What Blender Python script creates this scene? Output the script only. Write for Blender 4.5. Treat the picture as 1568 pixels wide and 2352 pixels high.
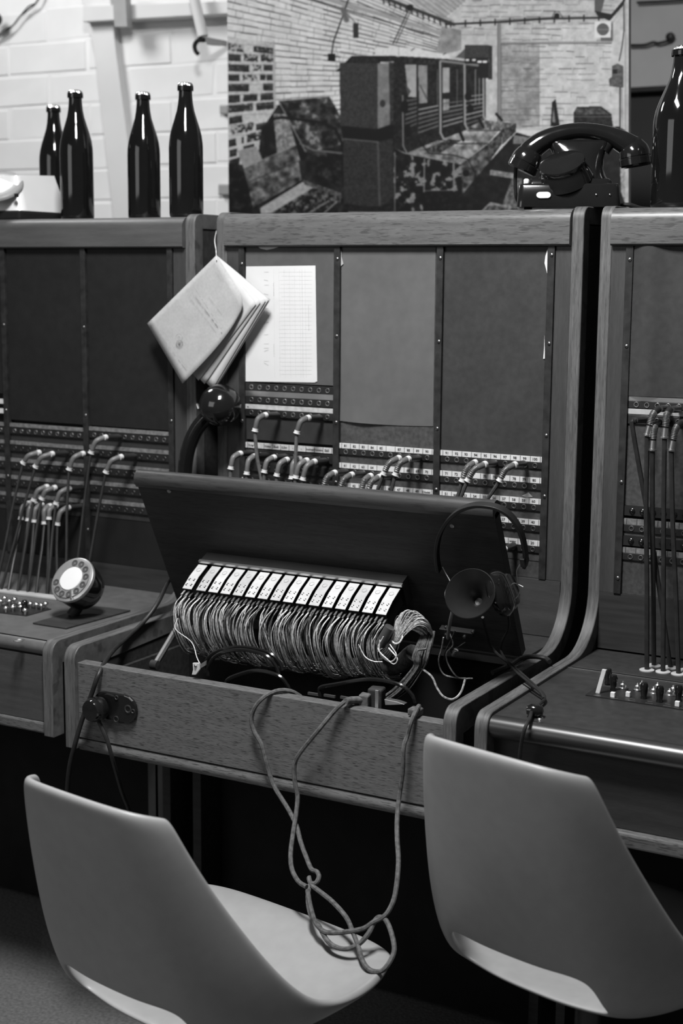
import bpy, bmesh, math, random
import numpy as np
from mathutils import Vector, Matrix
random.seed(7); rng = np.random.default_rng(11)
for _o in list(bpy.data.objects): bpy.data.objects.remove(_o, do_unlink=True)
sc = bpy.context.scene
COL = sc.collection
pi = math.pi
# ------------------------------------------------------------------ camera
F = 3385.0; YAW, PIT, ROL = -0.5074, .1589, .0077
CP = np.array([1.5922, -2.4566, 1.4102])
_fw = np.array([math.sin(YAW)*math.cos(PIT), math.cos(YAW)*math.cos(PIT), -math.sin(PIT)])
_r0 = np.array([math.cos(YAW), -math.sin(YAW), 0.]); _u0 = np.cross(_r0, _fw)
_r = _r0*math.cos(ROL)+_u0*math.sin(ROL); _u = -_r0*math.sin(ROL)+_u0*math.cos(ROL)
cd = bpy.data.cameras.new('camera'); cam = bpy.data.objects.new('camera', cd); COL.objects.link(cam)
cd.sensor_fit = 'HORIZONTAL'; cd.sensor_width = 36; cd.lens = 36*F/1568
cd.clip_start = .05; cd.clip_end = 60
cam.matrix_world = Matrix([[_r[i], _u[i], -_fw[i], CP[i]] for i in range(3)]+[[0, 0, 0, 1]])
cd.dof.use_dof = True; cd.dof.focus_distance = 2.42; cd.dof.aperture_fstop = 6.0
sc.camera = cam
# ------------------------------------------------------------------ world, lamps, exposure
w = bpy.data.worlds.new('world'); sc.world = w; w.use_nodes = True
w.node_tree.nodes['Background'].inputs[0].default_value = (1, 1, 1, 1)
w.node_tree.nodes['Background'].inputs[1].default_value = .075
def area(name, loc, aim, sx, sy, e, spread=180):
    l = bpy.data.lights.new(name, 'AREA'); l.shape = 'RECTANGLE'; l.size = sx; l.size_y = sy; l.energy = e; l.spread = math.radians(spread)
    o = bpy.data.objects.new(name, l); COL.objects.link(o); o.location = loc
    o.rotation_euler = (Vector(aim)-Vector(loc)).to_track_quat('-Z', 'Y').to_euler(); return o
area('ceiling_tube_lamp', (.55, -1.12, 2.75), (.45, -1.0, 0), .26, .62, 88)
area('wall_lamp', (-1.35, .10, 2.70), (-.7, .95, 1.6), .35, .35, 13)
area('fill_light', (-.9, -3.1, 2.0), (.4, -.2, .9), 1.6, 1.2, 13)  # unseen soft fill from the camera side, added to brighten the chair backs
vs = sc.view_settings
vs.view_transform = 'Standard'; vs.look = 'None'; vs.exposure = -0.12; vs.gamma = 1.0; vs.use_curve_mapping = False
# ------------------------------------------------------------------ measuring: a point of the place on a plane (axis = value), read off the photograph
def P(px, py, ax, v):
    d = _fw+(px-784)/F*_r-(py-1176)/F*_u
    t = (v-CP[ax])/d[ax]
    return Vector(CP+t*d)
def PD(px, py, dist):
    d = _fw+(px-784)/F*_r-(py-1176)/F*_u
    return Vector(CP+dist*d)
def depth_of(p): return float((np.array(p)-CP)@_fw)
# ------------------------------------------------------------------ materials
MATS = {}
def mat(name, v, rough=.5, spec=.5, metal=0., var=.12, scale=18., bump=0., stretch=(1, 1, 1), fine=0., coat=0., pores=0., detail=4., warp=0.):
    if name in MATS: return MATS[name]
    m = bpy.data.materials.new(name); MATS[name] = m; m.use_nodes = True
    nt = m.node_tree; N = nt.nodes; L = nt.links; b = N['Principled BSDF']
    b.inputs['Roughness'].default_value = rough; b.inputs['Metallic'].default_value = metal
    b.inputs['Specular IOR Level'].default_value = spec
    if coat: b.inputs['Coat Weight'].default_value = coat; b.inputs['Coat Roughness'].default_value = .06
    tc = N.new('ShaderNodeTexCoord'); mp = N.new('ShaderNodeMapping'); mp.inputs['Scale'].default_value = stretch
    L.new(tc.outputs['Object'], mp.inputs['Vector'])
    nz = N.new('ShaderNodeTexNoise'); nz.inputs['Scale'].default_value = scale; nz.inputs['Detail'].default_value = detail
    nz.inputs['Distortion'].default_value = warp
    L.new(mp.outputs[0], nz.inputs['Vector'])
    mr = N.new('ShaderNodeMapRange'); mr.inputs['From Min'].default_value = .28; mr.inputs['From Max'].default_value = .72
    mr.inputs['To Min'].default_value = max(0, v*(1-var)); mr.inputs['To Max'].default_value = min(1, v*(1+var))
    L.new(nz.outputs['Fac'], mr.inputs['Value'])
    out = mr.outputs[0]
    if fine:
        n2 = N.new('ShaderNodeTexNoise'); n2.inputs['Scale'].default_value = scale*9; n2.inputs['Detail'].default_value = 3
        L.new(mp.outputs[0], n2.inputs['Vector'])
        m2 = N.new('ShaderNodeMapRange'); m2.inputs['From Min'].default_value = .3; m2.inputs['From Max'].default_value = .7
        m2.inputs['To Min'].default_value = 1-fine; m2.inputs['To Max'].default_value = 1+fine
        L.new(n2.outputs['Fac'], m2.inputs['Value'])
        mu = N.new('ShaderNodeMath'); mu.operation = 'MULTIPLY'; L.new(out, mu.inputs[0]); L.new(m2.outputs[0], mu.inputs[1]); out = mu.outputs[0]
    if pores:
        n3 = N.new('ShaderNodeTexNoise'); n3.inputs['Scale'].default_value = scale*4.3; n3.inputs['Detail'].default_value = 1.5
        L.new(mp.outputs[0], n3.inputs['Vector'])
        m3 = N.new('ShaderNodeMapRange'); m3.inputs['From Min'].default_value = .36; m3.inputs['From Max'].default_value = .44
        m3.inputs['To Min'].default_value = 1-pores; m3.inputs['To Max'].default_value = 1
        L.new(n3.outputs['Fac'], m3.inputs['Value'])
        mu = N.new('ShaderNodeMath'); mu.operation = 'MULTIPLY'; L.new(out, mu.inputs[0]); L.new(m3.outputs[0], mu.inputs[1]); out = mu.outputs[0]
    L.new(out, b.inputs['Base Color'])
    if bump:
        bp = N.new('ShaderNodeBump'); bp.inputs['Strength'].default_value = bump; bp.inputs['Distance'].default_value = .004
        L.new(nz.outputs['Fac'], bp.inputs['Height']); L.new(bp.outputs[0], b.inputs['Normal'])
    return m
WX = (3, 34, 34); WZ = (34, 34, 3); WY = (34, 3, 34)
M_rail = mat('oak_rail', 0.092, .38, .5, var=.22, scale=2.2, stretch=(5, 50, 50), pores=.45, fine=.12)
M_rail_l = mat('oak_rail_left', 0.072, .45, .5, var=.2, scale=2.0, stretch=WX, fine=.08)
M_post = mat('laminated_edge', 0.092, .5, .4, var=.4, scale=2.0, stretch=(95, 5, 5), pores=.35, fine=.14)
M_cheek = mat('oak_cheek', 0.046, .5, .4, var=.2, scale=2.0, stretch=WZ, fine=.12)
M_board = mat('oak_desk_board', .112, .5, .4, var=.14, scale=2.4, stretch=(6, 75, 75), pores=.62, fine=.12)
M_lid = mat('stained_lid', 0.032, .55, .3, var=.2, scale=2.4, stretch=WX, pores=.25, fine=.10)
M_lidtop = mat('lid_edge_wood', 0.038, .45, .4, var=.25, scale=2.2, stretch=WX, pores=.3)
M_dark = mat('dark_varnished_wood', .03, .6, .3, var=.3, scale=3, stretch=WX)
M_black = mat('matt_black', .012, .75, .2, var=.2)
M_upright = mat('black_lacquered_steel', .02, .5, .4, var=.5, scale=60)
M_screw = mat('screw_steel', .35, .35, .5, metal=1., var=.2)
M_panel = mat('grey_pressboard', 0.037, .62, .35, var=.16, scale=9, fine=.14)
M_panel_d = mat('dark_pressboard', 0.03, .65, .3, var=.16, scale=7, fine=.12)
M_leather = mat('grained_leatherboard', 0.055, .6, .35, var=.25, scale=14, fine=.3, bump=.1)
M_strip = mat('ebonite_strip', .015, .45, .45, var=.3)
M_ring = mat('nickel_ring', .5, .35, .5, metal=1., var=.3, scale=40)
M_hole = mat('jack_hole', .004, .9, .1, var=.1)
M_card = mat('label_card', .62, .6, .3, var=.12, scale=60)
M_card_d = mat('yellowed_label_card', .16, .6, .3, var=.45, scale=110)
M_ink = mat('black_ink', .02, .8, .1, var=.1)
M_metal = mat('dull_aluminium', .55, .38, .5, metal=1., var=.15, scale=25)
M_plug = mat('black_ebonite_plug', .025, .4, .5, var=.3, scale=40)
M_white = mat('white_collar', .68, .5, .4, var=.1, scale=60)
M_sleeve = mat('brown_fabric_sleeve', .10, .55, .4, var=.3, scale=60)
M_sleeve_l = mat('grey_spring_sleeve', 0.13, .45, .5, var=.3, scale=60)
M_cord = mat('braided_cord', .05, .75, .3, var=.4, scale=120)
M_cordb = mat('black_rubber_cord', .018, .45, .4, var=.3, scale=60)
M_shelf = mat('linoleum_shelf', 0.026, .5, .4, var=.14, scale=7, fine=.18)
M_shelf_l = mat('worn_linoleum_shelf', 0.1, .42, .5, var=.14, scale=6, fine=.12)
M_paper = mat('white_paper', 0.67, .75, .2, var=.05, scale=12)
M_cover = mat('grey_paper_cover', 0.4, .75, .2, var=.08, scale=22, fine=.06)
M_page = mat('booklet_page', 0.52, .75, .2, var=.06, scale=22)
M_pageln = mat('faint_print', .36, .8, .1, var=.2, scale=200)
M_cardbd = mat('grey_cardboard', 0.113, .75, .2, var=.12, scale=5, fine=.06)
M_bakelite = mat('black_bakelite', .008, .12, .5, var=.2, coat=.4)
M_bottle = mat('brown_bottle_glass', .006, .07, .55, var=.3, scale=8)
M_foil = mat('bottle_neck_foil', .012, .32, .5, var=.3)
M_cap = mat('crown_cap_tin', .75, .25, .5, metal=1., var=.12)
M_wall = mat('whitewashed_masonry', 0.73, .8, .25, var=.09, scale=5, bump=.25, detail=6)
M_wallj = mat('whitewashed_joint', 0.74, .85, .2, var=.08, scale=8, bump=.2)
M_plank = mat('whitewashed_plank', 0.64, .7, .25, var=.08, scale=4)
M_floor = mat('concrete_floor', 0.125, .9, .2, var=.3, scale=150, bump=.5, detail=6)
M_white_g = mat('white_enamel', .74, .25, .5, var=.03)
M_greyp = mat('grey_plastic', .30, .4, .4, var=.1)
M_chair = mat('grey_plastic_shell', 0.285, .42, .45, var=.06, scale=5, fine=.04)
M_steel = mat('dark_steel_tube', .05, .4, .5, metal=.6, var=.2)
M_dial = mat('dial_plate_metal', .42, .35, .5, metal=.6, var=.2, scale=30)
M_wire = mat('cotton_wire', 0.58, .75, .2, var=.45, scale=260)
M_wire2 = mat('dark_cotton_wire', 0.06, .75, .2, var=.5, scale=260)
M_cloth = mat('cloth_wrapped_harness', .05, .85, .2, var=.5, scale=140)
M_plate = mat('aluminium_plate', 0.5, .5, .4, var=.10, scale=40)
M_pale = mat('grey_fabric_cable', 0.095, .75, .25, var=.45, scale=160)
M_rubber = mat('ivory_ring', .42, .6, .3, var=.15, scale=30)
# ------------------------------------------------------------------ mesh building
class MB:
    def __init__(s): s.v = []; s.f = []; s.m = []
    def add(s, vs, fs, mi=0):
        k = len(s.v); s.v += [tuple(x) for x in vs]; s.f += [tuple(i+k for i in f) for f in fs]; s.m += [mi]*len(fs); return s
    def box(s, x0, x1, y0, y1, z0, z1, mi=0):
        return s.add([(x0, y0, z0), (x1, y0, z0), (x1, y1, z0), (x0, y1, z0), (x0, y0, z1), (x1, y0, z1), (x1, y1, z1), (x0, y1, z1)],
              [(0, 3, 2, 1), (4, 5, 6, 7), (0, 1, 5, 4), (1, 2, 6, 5), (2, 3, 7, 6), (3, 0, 4, 7)], mi)
    def obox(s, c, ex, ey, ez, mi=0):  # oriented box: centre + three half-axis vectors
        c, ex, ey, ez = map(Vector, (c, ex, ey, ez))
        vs = [c+ex*a+ey*b+ez*d for d in (-1, 1) for a, b in ((-1, -1), (1, -1), (1, 1), (-1, 1))]
        return s.add(vs, [(0, 3, 2, 1), (4, 5, 6, 7), (0, 1, 5, 4), (1, 2, 6, 5), (2, 3, 7, 6), (3, 0, 4, 7)], mi)
    def prism_x(s, poly, x0, x1, mi=0):  # poly in (y,z)
        n = len(poly); vs = [(x0, y, z) for y, z in poly]+[(x1, y, z) for y, z in poly]
        fs = [tuple(range(n))[::-1], tuple(range(n, 2*n))]+[(i, (i+1) % n, n+(i+1) % n, n+i) for i in range(n)]
        return s.add(vs, fs, mi)
    def slab(s, pts, off, mi=0):  # polygon of 3-D points thickened by vector off
        n = len(pts); off = Vector(off); vs = [Vector(p) for p in pts]+[Vector(p)+off for p in pts]
        fs = [tuple(range(n)), tuple(range(n, 2*n))[::-1]]+[((i+1) % n, i, n+i, n+(i+1) % n) for i in range(n)]
        return s.add(vs, fs, mi)
    def tube(s, pts, r, n=8, mi=0, cap=True):
        pts = [Vector(p) for p in pts]; k = len(pts); rr = r if hasattr(r, '__len__') else [r]*k
        T = [(pts[min(i+1, k-1)]-pts[max(i-1, 0)]).normalized() for i in range(k)]
        a = Vector((0, 0, 1)) if abs(T[0].z) < .9 else Vector((1, 0, 0))
        nx = T[0].cross(a).normalized(); vs = []
        for i in range(k):
            nx = nx-T[i]*nx.dot(T[i]); nx = nx.normalized() if nx.length > 1e-9 else T[i].orthogonal().normalized()
            ny = T[i].cross(nx)
            for j in range(n):
                t = 2*pi*j/n; vs.append(pts[i]+(nx*math.cos(t)+ny*math.sin(t))*rr[i])
        fs = [(i*n+j, i*n+(j+1) % n, (i+1)*n+(j+1) % n, (i+1)*n+j) for i in range(k-1) for j in range(n)]
        if cap: fs += [tuple(range(n))[::-1], tuple(range((k-1)*n, k*n))]
        return s.add(vs, fs, mi)
    def lathe(s, prof, o=(0, 0, 0), ax=(0, 0, 1), n=24, mi=0, close=True):  # prof (r,h)
        o = Vector(o); ax = Vector(ax).normalized(); e = ax.orthogonal().normalized(); g = ax.cross(e); vs = []
        for r, h in prof:
            for j in range(n):
                t = 2*pi*j/n; vs.append(o+ax*h+(e*math.cos(t)+g*math.sin(t))*r)
        k = len(prof)
        fs = [(i*n+j, i*n+(j+1) % n, (i+1)*n+(j+1) % n, (i+1)*n+j) for i in range(k-1) for j in range(n)]
        if close: fs += [tuple(range(n))[::-1], tuple(range((k-1)*n, k*n))]
        return s.add(vs, fs, mi)
    def grid(s, fn, nu, nv, mi=0):
        vs = [fn(i/nu, j/nv) for j in range(nv+1) for i in range(nu+1)]
        fs = [(j*(nu+1)+i, j*(nu+1)+i+1, (j+1)*(nu+1)+i+1, (j+1)*(nu+1)+i) for j in range(nv) for i in range(nu)]
        return s.add(vs, fs, mi)
def cr(pts, n=6):  # smooth curve through points
    pts = [Vector(p) for p in pts]; out = []
    q = [pts[0]*2-pts[1]]+pts+[pts[-1]*2-pts[-2]]
    for i in range(1, len(q)-2):
        for k in range(n):
            t = k/n; a, b, c, d = q[i-1:i+3]
            out.append(.5*((2*b)+(c-a)*t+(2*a-5*b+4*c-d)*t*t+(3*b-a-3*c+d)*t**3))
    return out+[pts[-1]]
ROOT = {}
def mesh_of(name, mb, mats, off=Vector((0, 0, 0)), smooth=False):
    me = bpy.data.meshes.new(name)
    me.from_pydata([(x-off[0], y-off[1], z-off[2]) for x, y, z in mb.v], [], mb.f)
    for m in (mats if isinstance(mats, (list, tuple)) else [mats]): me.materials.append(m)
    me.polygons.foreach_set('material_index', mb.m)
    bm = bmesh.new(); bm.from_mesh(me); bmesh.ops.recalc_face_normals(bm, faces=bm.faces); bm.to_mesh(me); bm.free()
    if smooth:
        me.polygons.foreach_set('use_smooth', [True]*len(me.polygons)); me.set_sharp_from_angle(angle=math.radians(smooth if smooth is not True else 40))
    me.update(); return me
def link(name, me, parent=None, loc=(0, 0, 0)):
    o = bpy.data.objects.new(name, me); COL.objects.link(o); o.location = loc
    if parent is not None: o.parent = parent; ROOT[o.name] = ROOT[parent.name]
    return o
def bevel(o, wd, seg=2):
    m = o.modifiers.new('bevel', 'BEVEL'); m.width = wd; m.segments = seg; m.limit_method = 'ANGLE'; m.angle_limit = math.radians(40)
def part(name, mb, mats, parent, smooth=False, bev=0, label=None):
    o = link(name, mesh_of(name, mb, mats, ROOT[parent.name], smooth), parent)
    if bev: bevel(o, bev)
    if label: o['label'] = label
    return o
def tag(o, label, cat, group=None):
    o['label'] = label; o['category'] = cat
    if group: o['group'] = group
    return o
def thing(name, label, cat, loc, group=None):
    o = bpy.data.objects.new(name, None); COL.objects.link(o); o.location = loc; o.empty_display_size = .02
    ROOT[o.name] = Vector(loc); return tag(o, label, cat, group)
def solo(name, mb, mats, label, cat, group=None, smooth=False, bev=0):
    lo = [min(c[i] for c in mb.v) for i in range(3)]; hi = [max(c[i] for c in mb.v) for i in range(3)]
    loc = Vector(((lo[0]+hi[0])/2, (lo[1]+hi[1])/2, lo[2]))
    o = link(name, mesh_of(name, mb, mats, loc, smooth), None, loc); ROOT[o.name] = loc
    if bev: bevel(o, bev)
    return tag(o, label, cat, group)
def struct(name, mb, mats, smooth=False, loc=(0, 0, 0)):
    o = link(name, mesh_of(name, mb, mats, Vector(loc), smooth), None, loc); ROOT[o.name] = Vector(loc); o['kind'] = 'structure'; return o
def inst(name, me, world, parent, rot=None):
    o = link(name, me, parent, Vector(world)-ROOT[parent.name])
    if rot is not None: o.rotation_euler = rot
    return o
TXT = {}
def text(s, size, world, parent, m=None, rot=(pi/2, 0, 0), align='CENTER', name='lettering'):
    key = (s, round(size, 5), align)
    if key not in TXT:
        c = bpy.data.curves.new('lettering', 'FONT'); c.body = s; c.size = size; c.align_x = align; c.align_y = 'CENTER'; c.resolution_u = 2
        c.offset = size*.022
        t = bpy.data.objects.new('t', c); COL.objects.link(t)
        dg = bpy.context.evaluated_depsgraph_get(); me = bpy.data.meshes.new_from_object(t.evaluated_get(dg)); me.name = 'lettering'
        me.materials.clear(); me.materials.append(m or M_ink); bpy.data.objects.remove(t); bpy.data.curves.remove(c); TXT[key] = me
    return inst(name, TXT[key], world, parent, rot)
def arc(c, r, a0, a1, n):  # in (y,z)
    return [(c[0]+r*math.cos(a0+(a1-a0)*i/n), c[1]+r*math.sin(a0+(a1-a0)*i/n)) for i in range(n+1)]
# ================================================================== SETTING
YW = .95
mb = MB().box(-2.6, .12, YW, YW+.2, 0, 2.9); wall = struct('wall_back', mb, M_wallj)
YN = 1.75
mb = MB().box(-.2, 2.6, YN, YN+.2, 0, 2.9); wall2 = struct('wall_right', mb, mat('grey_painted_plaster', 0.62, .8, .2, var=.12, scale=4, bump=.2))
mb = MB().box(-.08, 2.6, YN-.012, YN-.0005, 0, P(1480, 212, 1, YN).z); struct('shade_panel_1', mb, mat('painted_wall_shade', .05, .7, .3, var=.2, scale=3))  # dark lower wall colour stands in for the soft shadow beside the panel
mb = MB().box(-2.6, 2.6, -3.2, 1.75, -.1, 0); struct('floor', mb, M_floor)
bricks = []
for k in range(6):
    b = MB(); L_, H_, e = .139, .0415, .006
    j = lambda s: random.uniform(-s, s)
    f = [(-L_+j(.004), 0, -H_+j(.003)), (L_+j(.004), 0, -H_+j(.003)), (L_+j(.004), 0, H_+j(.003)), (-L_+j(.004), 0, H_+j(.003))]
    d = .0022+j(.001)
    g = [(x*(1-.02), -d+j(.001), z*(1-.07)) for x, _, z in f]
    b.add(f+g, [(4, 5, 6, 7)]+[(i, (i+1) % 4, 4+(i+1) % 4, 4+i) for i in range(4)])
    bricks.append(mesh_of('brick', b, M_wall))
for (xa, xb) in ((-1.85, -.32),):
    for r in range(10):
        z = 1.30+.09*r; x = xa+(.145 if r % 2 else 0)
        while x < xb:
            o = inst('brick', random.choice(bricks), (x+random.uniform(-.004, .004), YW, z+random.uniform(-.002, .002)), wall); x += .288
# fittings on the whitewashed wall
def wp(px, py, d=0): return P(px, py, 1, (YW if px < 1000 else YN)-d)
mb = MB(); q = [wp(184, -25, .03), wp(250, -25, .03), wp(266, 120, .03), wp(318, 520, .03), wp(262, 520, .03), wp(216, 120, .03)]
mb.slab(q, (0, .03, 0)); solo('wooden_plank', mb, M_plank, 'whitewashed plank leaning against the white wall behind the four bottles', 'plank', bev=.002)
mb = MB(); q = [wp(190, 50, .06), wp(540, 30, .06), wp(540, 2, .06), wp(190, 14, .06)]; mb.slab(q, (0, .06, 0)); 
solo('wall_batten', mb, M_plank, 'whitewashed horizontal batten across the top of the white wall', 'batten', bev=.002)
mb = MB(); q = [wp(262, 62, .085), wp(292, 62, .085), wp(287, -30, .085), wp(256, -30, .085)]; mb.slab(q, (0, .024, 0))
solo('shadow_block', mb, mat('shadow_grey', .33, .7), 'grey block standing in for a bracket shadow on the white batten above the third bottle', 'block', bev=.002)  # solid grey shape takes the place of a bracket's shadow
t = thing('conduit_pipe', 'white slanting conduit with a black hooked cable end on the wall', 'conduit', wp(460, 90, .1))
part('pipe', MB().tube([wp(440, -30, .10), wp(466, 84, .10)], .014, 14), M_plank, t, smooth=True)
part('hook', MB().tube(cr([wp(470, 92, .10), wp(455, 93, .10), wp(447, 104, .10), wp(449, 117, .10), wp(455, 124, .10)]), .006, 8), M_black, t, smooth=True, label='black hooked cable end')
part('bracket', MB().slab([wp(470, 84, .10), wp(512, 92, .04), wp(512, 104, .04), wp(474, 102, .10)], (0, .02, 0)), M_greyp, t)
for a, b_ in (((503, 240), (522, 262)), ((500, 422), (526, 448))):
    mb = MB(); mb.slab([wp(a[0], a[1], .02), wp(b_[0], a[1], .02), wp(b_[0], b_[1], .02), wp(a[0], b_[1], .02)], (0, .02, 0))
    solo('wall_stub', mb, M_greyp, 'small grey stub on the white wall beside the panel, '+('upper of two' if a[1] < 300 else 'lower of two'), 'stub', 'wall stubs', bev=.004)
mb = MB()
for off in (0, 7):
    mb.tube(cr([wp(-25, 98, .015), wp(8, 78-off, .02), wp(30, 58, .02), wp(46, 38, .02), wp(66, 22-off, .02), wp(84, 5, .02), wp(98+off/2, -30, .02)]), .0022, 6)
mb.lathe([(0, 0), (.016, .004), (.02, .014), (.016, .024), (0, .028)], wp(-2, 46, .03), (0, -1, 0), 14)
solo('wall_cable', mb, M_cordb, 'thin dark twisted cable at the top left of the white wall', 'cable', smooth=True)
mb = MB(); mb.tube(cr([wp(1462, 6, .02), wp(1500, 4, .02), wp(1540, 2, .02), wp(1600, -2, .02)]), .0035, 6)
solo('ceiling_cable', mb, M_cordb, 'dark cable running along the top of the wall at the right', 'cable', smooth=True)
mb = MB(); mb.tube(cr([wp(1445, 104, .02), wp(1480, 103, .02), wp(1500, 97, .02), wp(1512, 99, .02), wp(1540, 92, .02)]), .0038, 6)
mb.lathe([(0, -.002), (.011, 0), (.013, .012), (.009, .022), (0, .024)], wp(1541, 86, .005), (0, -1, 0), 14)
solo('cable_stub', mb, M_cordb, 'wavy dark cable ending in a round fitting above the right bottle', 'cable', smooth=True)
mb = MB().box(wp(1420, 210).x, 1.6, YN-.05, YN-.013, wp(1480, 216).z, wp(1480, 204).z)
solo('wall_rail', mb, M_dark, 'dark horizontal rail on the shaded wall behind the right bottle', 'rail', bev=.002)
# ------------------------------------------------------------------ the printed photo panel
YP = .72
CX0, CY0, CW, CH = 516, -44, 936, 570
cv = np.full((CH, CW), .70); gx, gy = np.meshgrid(np.arange(CW)+CX0, np.arange(CH)+CY0)
def vnoise(s, seed, oct=3):
    r = np.random.default_rng(seed); out = np.zeros((CH, CW)); a = 1; tot = 0
    for o in range(oct):
        sz = max(s/2**o, 1); h = int(CH/sz)+3; wn = int(CW/sz)+3; g = r.random((h, wn))
        yy = np.arange(CH)/sz; xx = np.arange(CW)/sz; iy = yy.astype(int); ix = xx.astype(int); fy = (yy-iy)[:, None]; fx = (xx-ix)[None]
        fy = fy*fy*(3-2*fy); fx = fx*fx*(3-2*fx)
        out += a*((g[iy][:, ix]*(1-fx)+g[iy][:, ix+1]*fx)*(1-fy)+(g[iy+1][:, ix]*(1-fx)+g[iy+1][:, ix+1]*fx)*fy); tot += a; a *= .55
    return out/tot-.5
NZ = [vnoise(s, i) for i, s in enumerate((5, 12, 30, 3))]
def inside(pts):
    m = np.zeros((CH, CW), bool); n = len(pts)
    for i in range(n):
        x1, y1 = pts[i]; x2, y2 = pts[(i+1) % n]
        if y1 == y2: continue
        c = ((gy < y1) != (gy < y2)); m ^= c & (gx < (x2-x1)*(gy-y1)/(y2-y1)+x1)
    return m
def poly(pts, v, nz=0., k=0, thr=None):
    m = inside(pts); val = v+nz*NZ[k]*2
    if thr is not None: val = np.where(NZ[k] > thr[0], thr[1]+.15*NZ[3], val)
    cv[m] = np.broadcast_to(val, cv.shape)[m]; return m
def line(pts, wd, v, soft=.8):
    for (x1, y1), (x2, y2) in zip(pts[:-1], pts[1:]):
        dx, dy = x2-x1, y2-y1; L2 = dx*dx+dy*dy+1e-9
        mg = int(wd/2+soft+2); xa = max(int(min(x1, x2))-CX0-mg, 0); xb = min(int(max(x1, x2))-CX0+mg+1, CW); ya = max(int(min(y1, y2))-CY0-mg, 0); yb = min(int(max(y1, y2))-CY0+mg+1, CH)
        if xa >= xb or ya >= yb: continue
        X = gx[ya:yb, xa:xb]; Y = gy[ya:yb, xa:xb]
        t = np.clip(((X-x1)*dx+(Y-y1)*dy)/L2, 0, 1); d = np.hypot(X-x1-t*dx, Y-y1-t*dy)
        a = np.clip((wd/2+soft-d)/(2*soft), 0, 1); cv[ya:yb, xa:xb] = cv[ya:yb, xa:xb]*(1-a)+v*a
def rect(x0, y0, x1, y1, v, nz=0, k=0): poly([(x0, y0), (x1, y0), (x1, y1), (x0, y1)], v, nz, k)
# vaulted white brick wall, courses running to a far point
cv[:] = .80+.12*NZ[1]+.12*NZ[2]
VPX, VPY = 1275, 186
for i in range(-22, 7):
    sl = i*.0108*2.05
    x0 = 516; y0 = VPY-(x0-VPX)*(-sl)*1.0 if False else VPY+(VPX-x0)*sl
    pr_ = np.random.default_rng(100+i)
    for s in range(14):
        xa = 516+s*38; xb = xa+38
        ya = VPY+(VPX-xa)*sl+pr_.uniform(-1, 1); yb = VPY+(VPX-xb)*sl+pr_.uniform(-1, 1)
        if xb > 1040: break
        line([(xa, ya), (xb, yb)], pr_.uniform(.8, 3.0), pr_.uniform(.16, .55))
        line([(xa, ya+2.6), (xb, yb+2.6)], 1.6, .84)
        xj = pr_.uniform(xa, xb); yj = VPY+(VPX-xj)*sl; hj = (VPX-xj)*.0221
        line([(xj, yj), (xj-1, yj+hj)], 1.1, pr_.uniform(.4, .62))
# barrel ceiling above
poly([(860, -44), (1090, -44), (1070, 2), (1000, 60), (1040, 55)], .66, .1, 1)
for i in range(10): line([(880+i*16, -44), (1012+i*7, 52-i*6)], 1.3, .42)
for i in range(7): line([(1010+i*9, 46-i*8), (960+i*16, 20-i*12)], 1, .5)
# far wall
poly([(1010, 55), (1075, 0), (1110, -44), (1452, -44), (1452, 300), (1000, 300)], .72, .10, 1)
poly([(1150, 100), (1240, 100), (1240, 290), (1150, 300)], .60, .16, 1)
poly([(1240, 60), (1412, 55), (1412, 290), (1240, 290)], .77, .10, 1)
fr = np.random.default_rng(5)
for i in range(26):
    y = -40+i*13.2
    x = 1150 if y > 90 else 1060
    while x < 1410:
        xe = x+fr.uniform(16, 42); yy = y+fr.uniform(-2, 2)
        if fr.random() < (.85 if x < 1240 else .62): line([(x, yy), (min(xe, 1410), yy+fr.uniform(-1, 1.5))], fr.uniform(.8, 2.2), fr.uniform(.34, .56))
        if fr.random() < .3: line([(x, yy), (x, yy+11)], .9, .52)
        x = xe+fr.uniform(0, 8)
poly([(1015, 60), (1060, 70), (1060, 115), (1000, 130)], .55, .12, 1)
# pillar at the right edge of the print
poly([(1404, 60), (1452, -10), (1452, 500), (1420, 500), (1420, 290), (1404, 290)], .76, .1, 1)
poly([(1436, -44), (1452, -44), (1452, 520), (1436, 520)], .72, .08, 1)
line([(1436, 0), (1436, 300)], 1.2, .5)
line([(1432, -44), (1433, 70), (1428, 110), (1422, 140)], 2, .12); line([(1424, 200), (1424, 300)], 3, .1); line([(1428, 205), (1430, 300)], 1.5, .45)
poly([(1406, 152), (1418, 146), (1432, 152), (1432, 202), (1400, 198), (1398, 182), (1406, 176)], .36, .12, 0); rect(1407, 160, 1418, 170, .12)
poly([(1366, 50), (1404, 50), (1402, 87), (1366, 86)], .86); m = np.hypot(gx-1384.5, gy-67.5) < 14; cv[m] = .38; line([(1372, 68), (1398, 68)], 1, .6)
poly([(1404, 52), (1408, 54), (1408, 95), (1380, 94), (1380, 87), (1402, 87)], .4)
poly([(1365, 0), (1385, -44), (1400, -44), (1380, 30), (1366, 28)], .36); poly([(1366, 25), (1404, 33), (1440, -10), (1430, 14), (1400, 48), (1372, 36)], .12)
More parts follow.
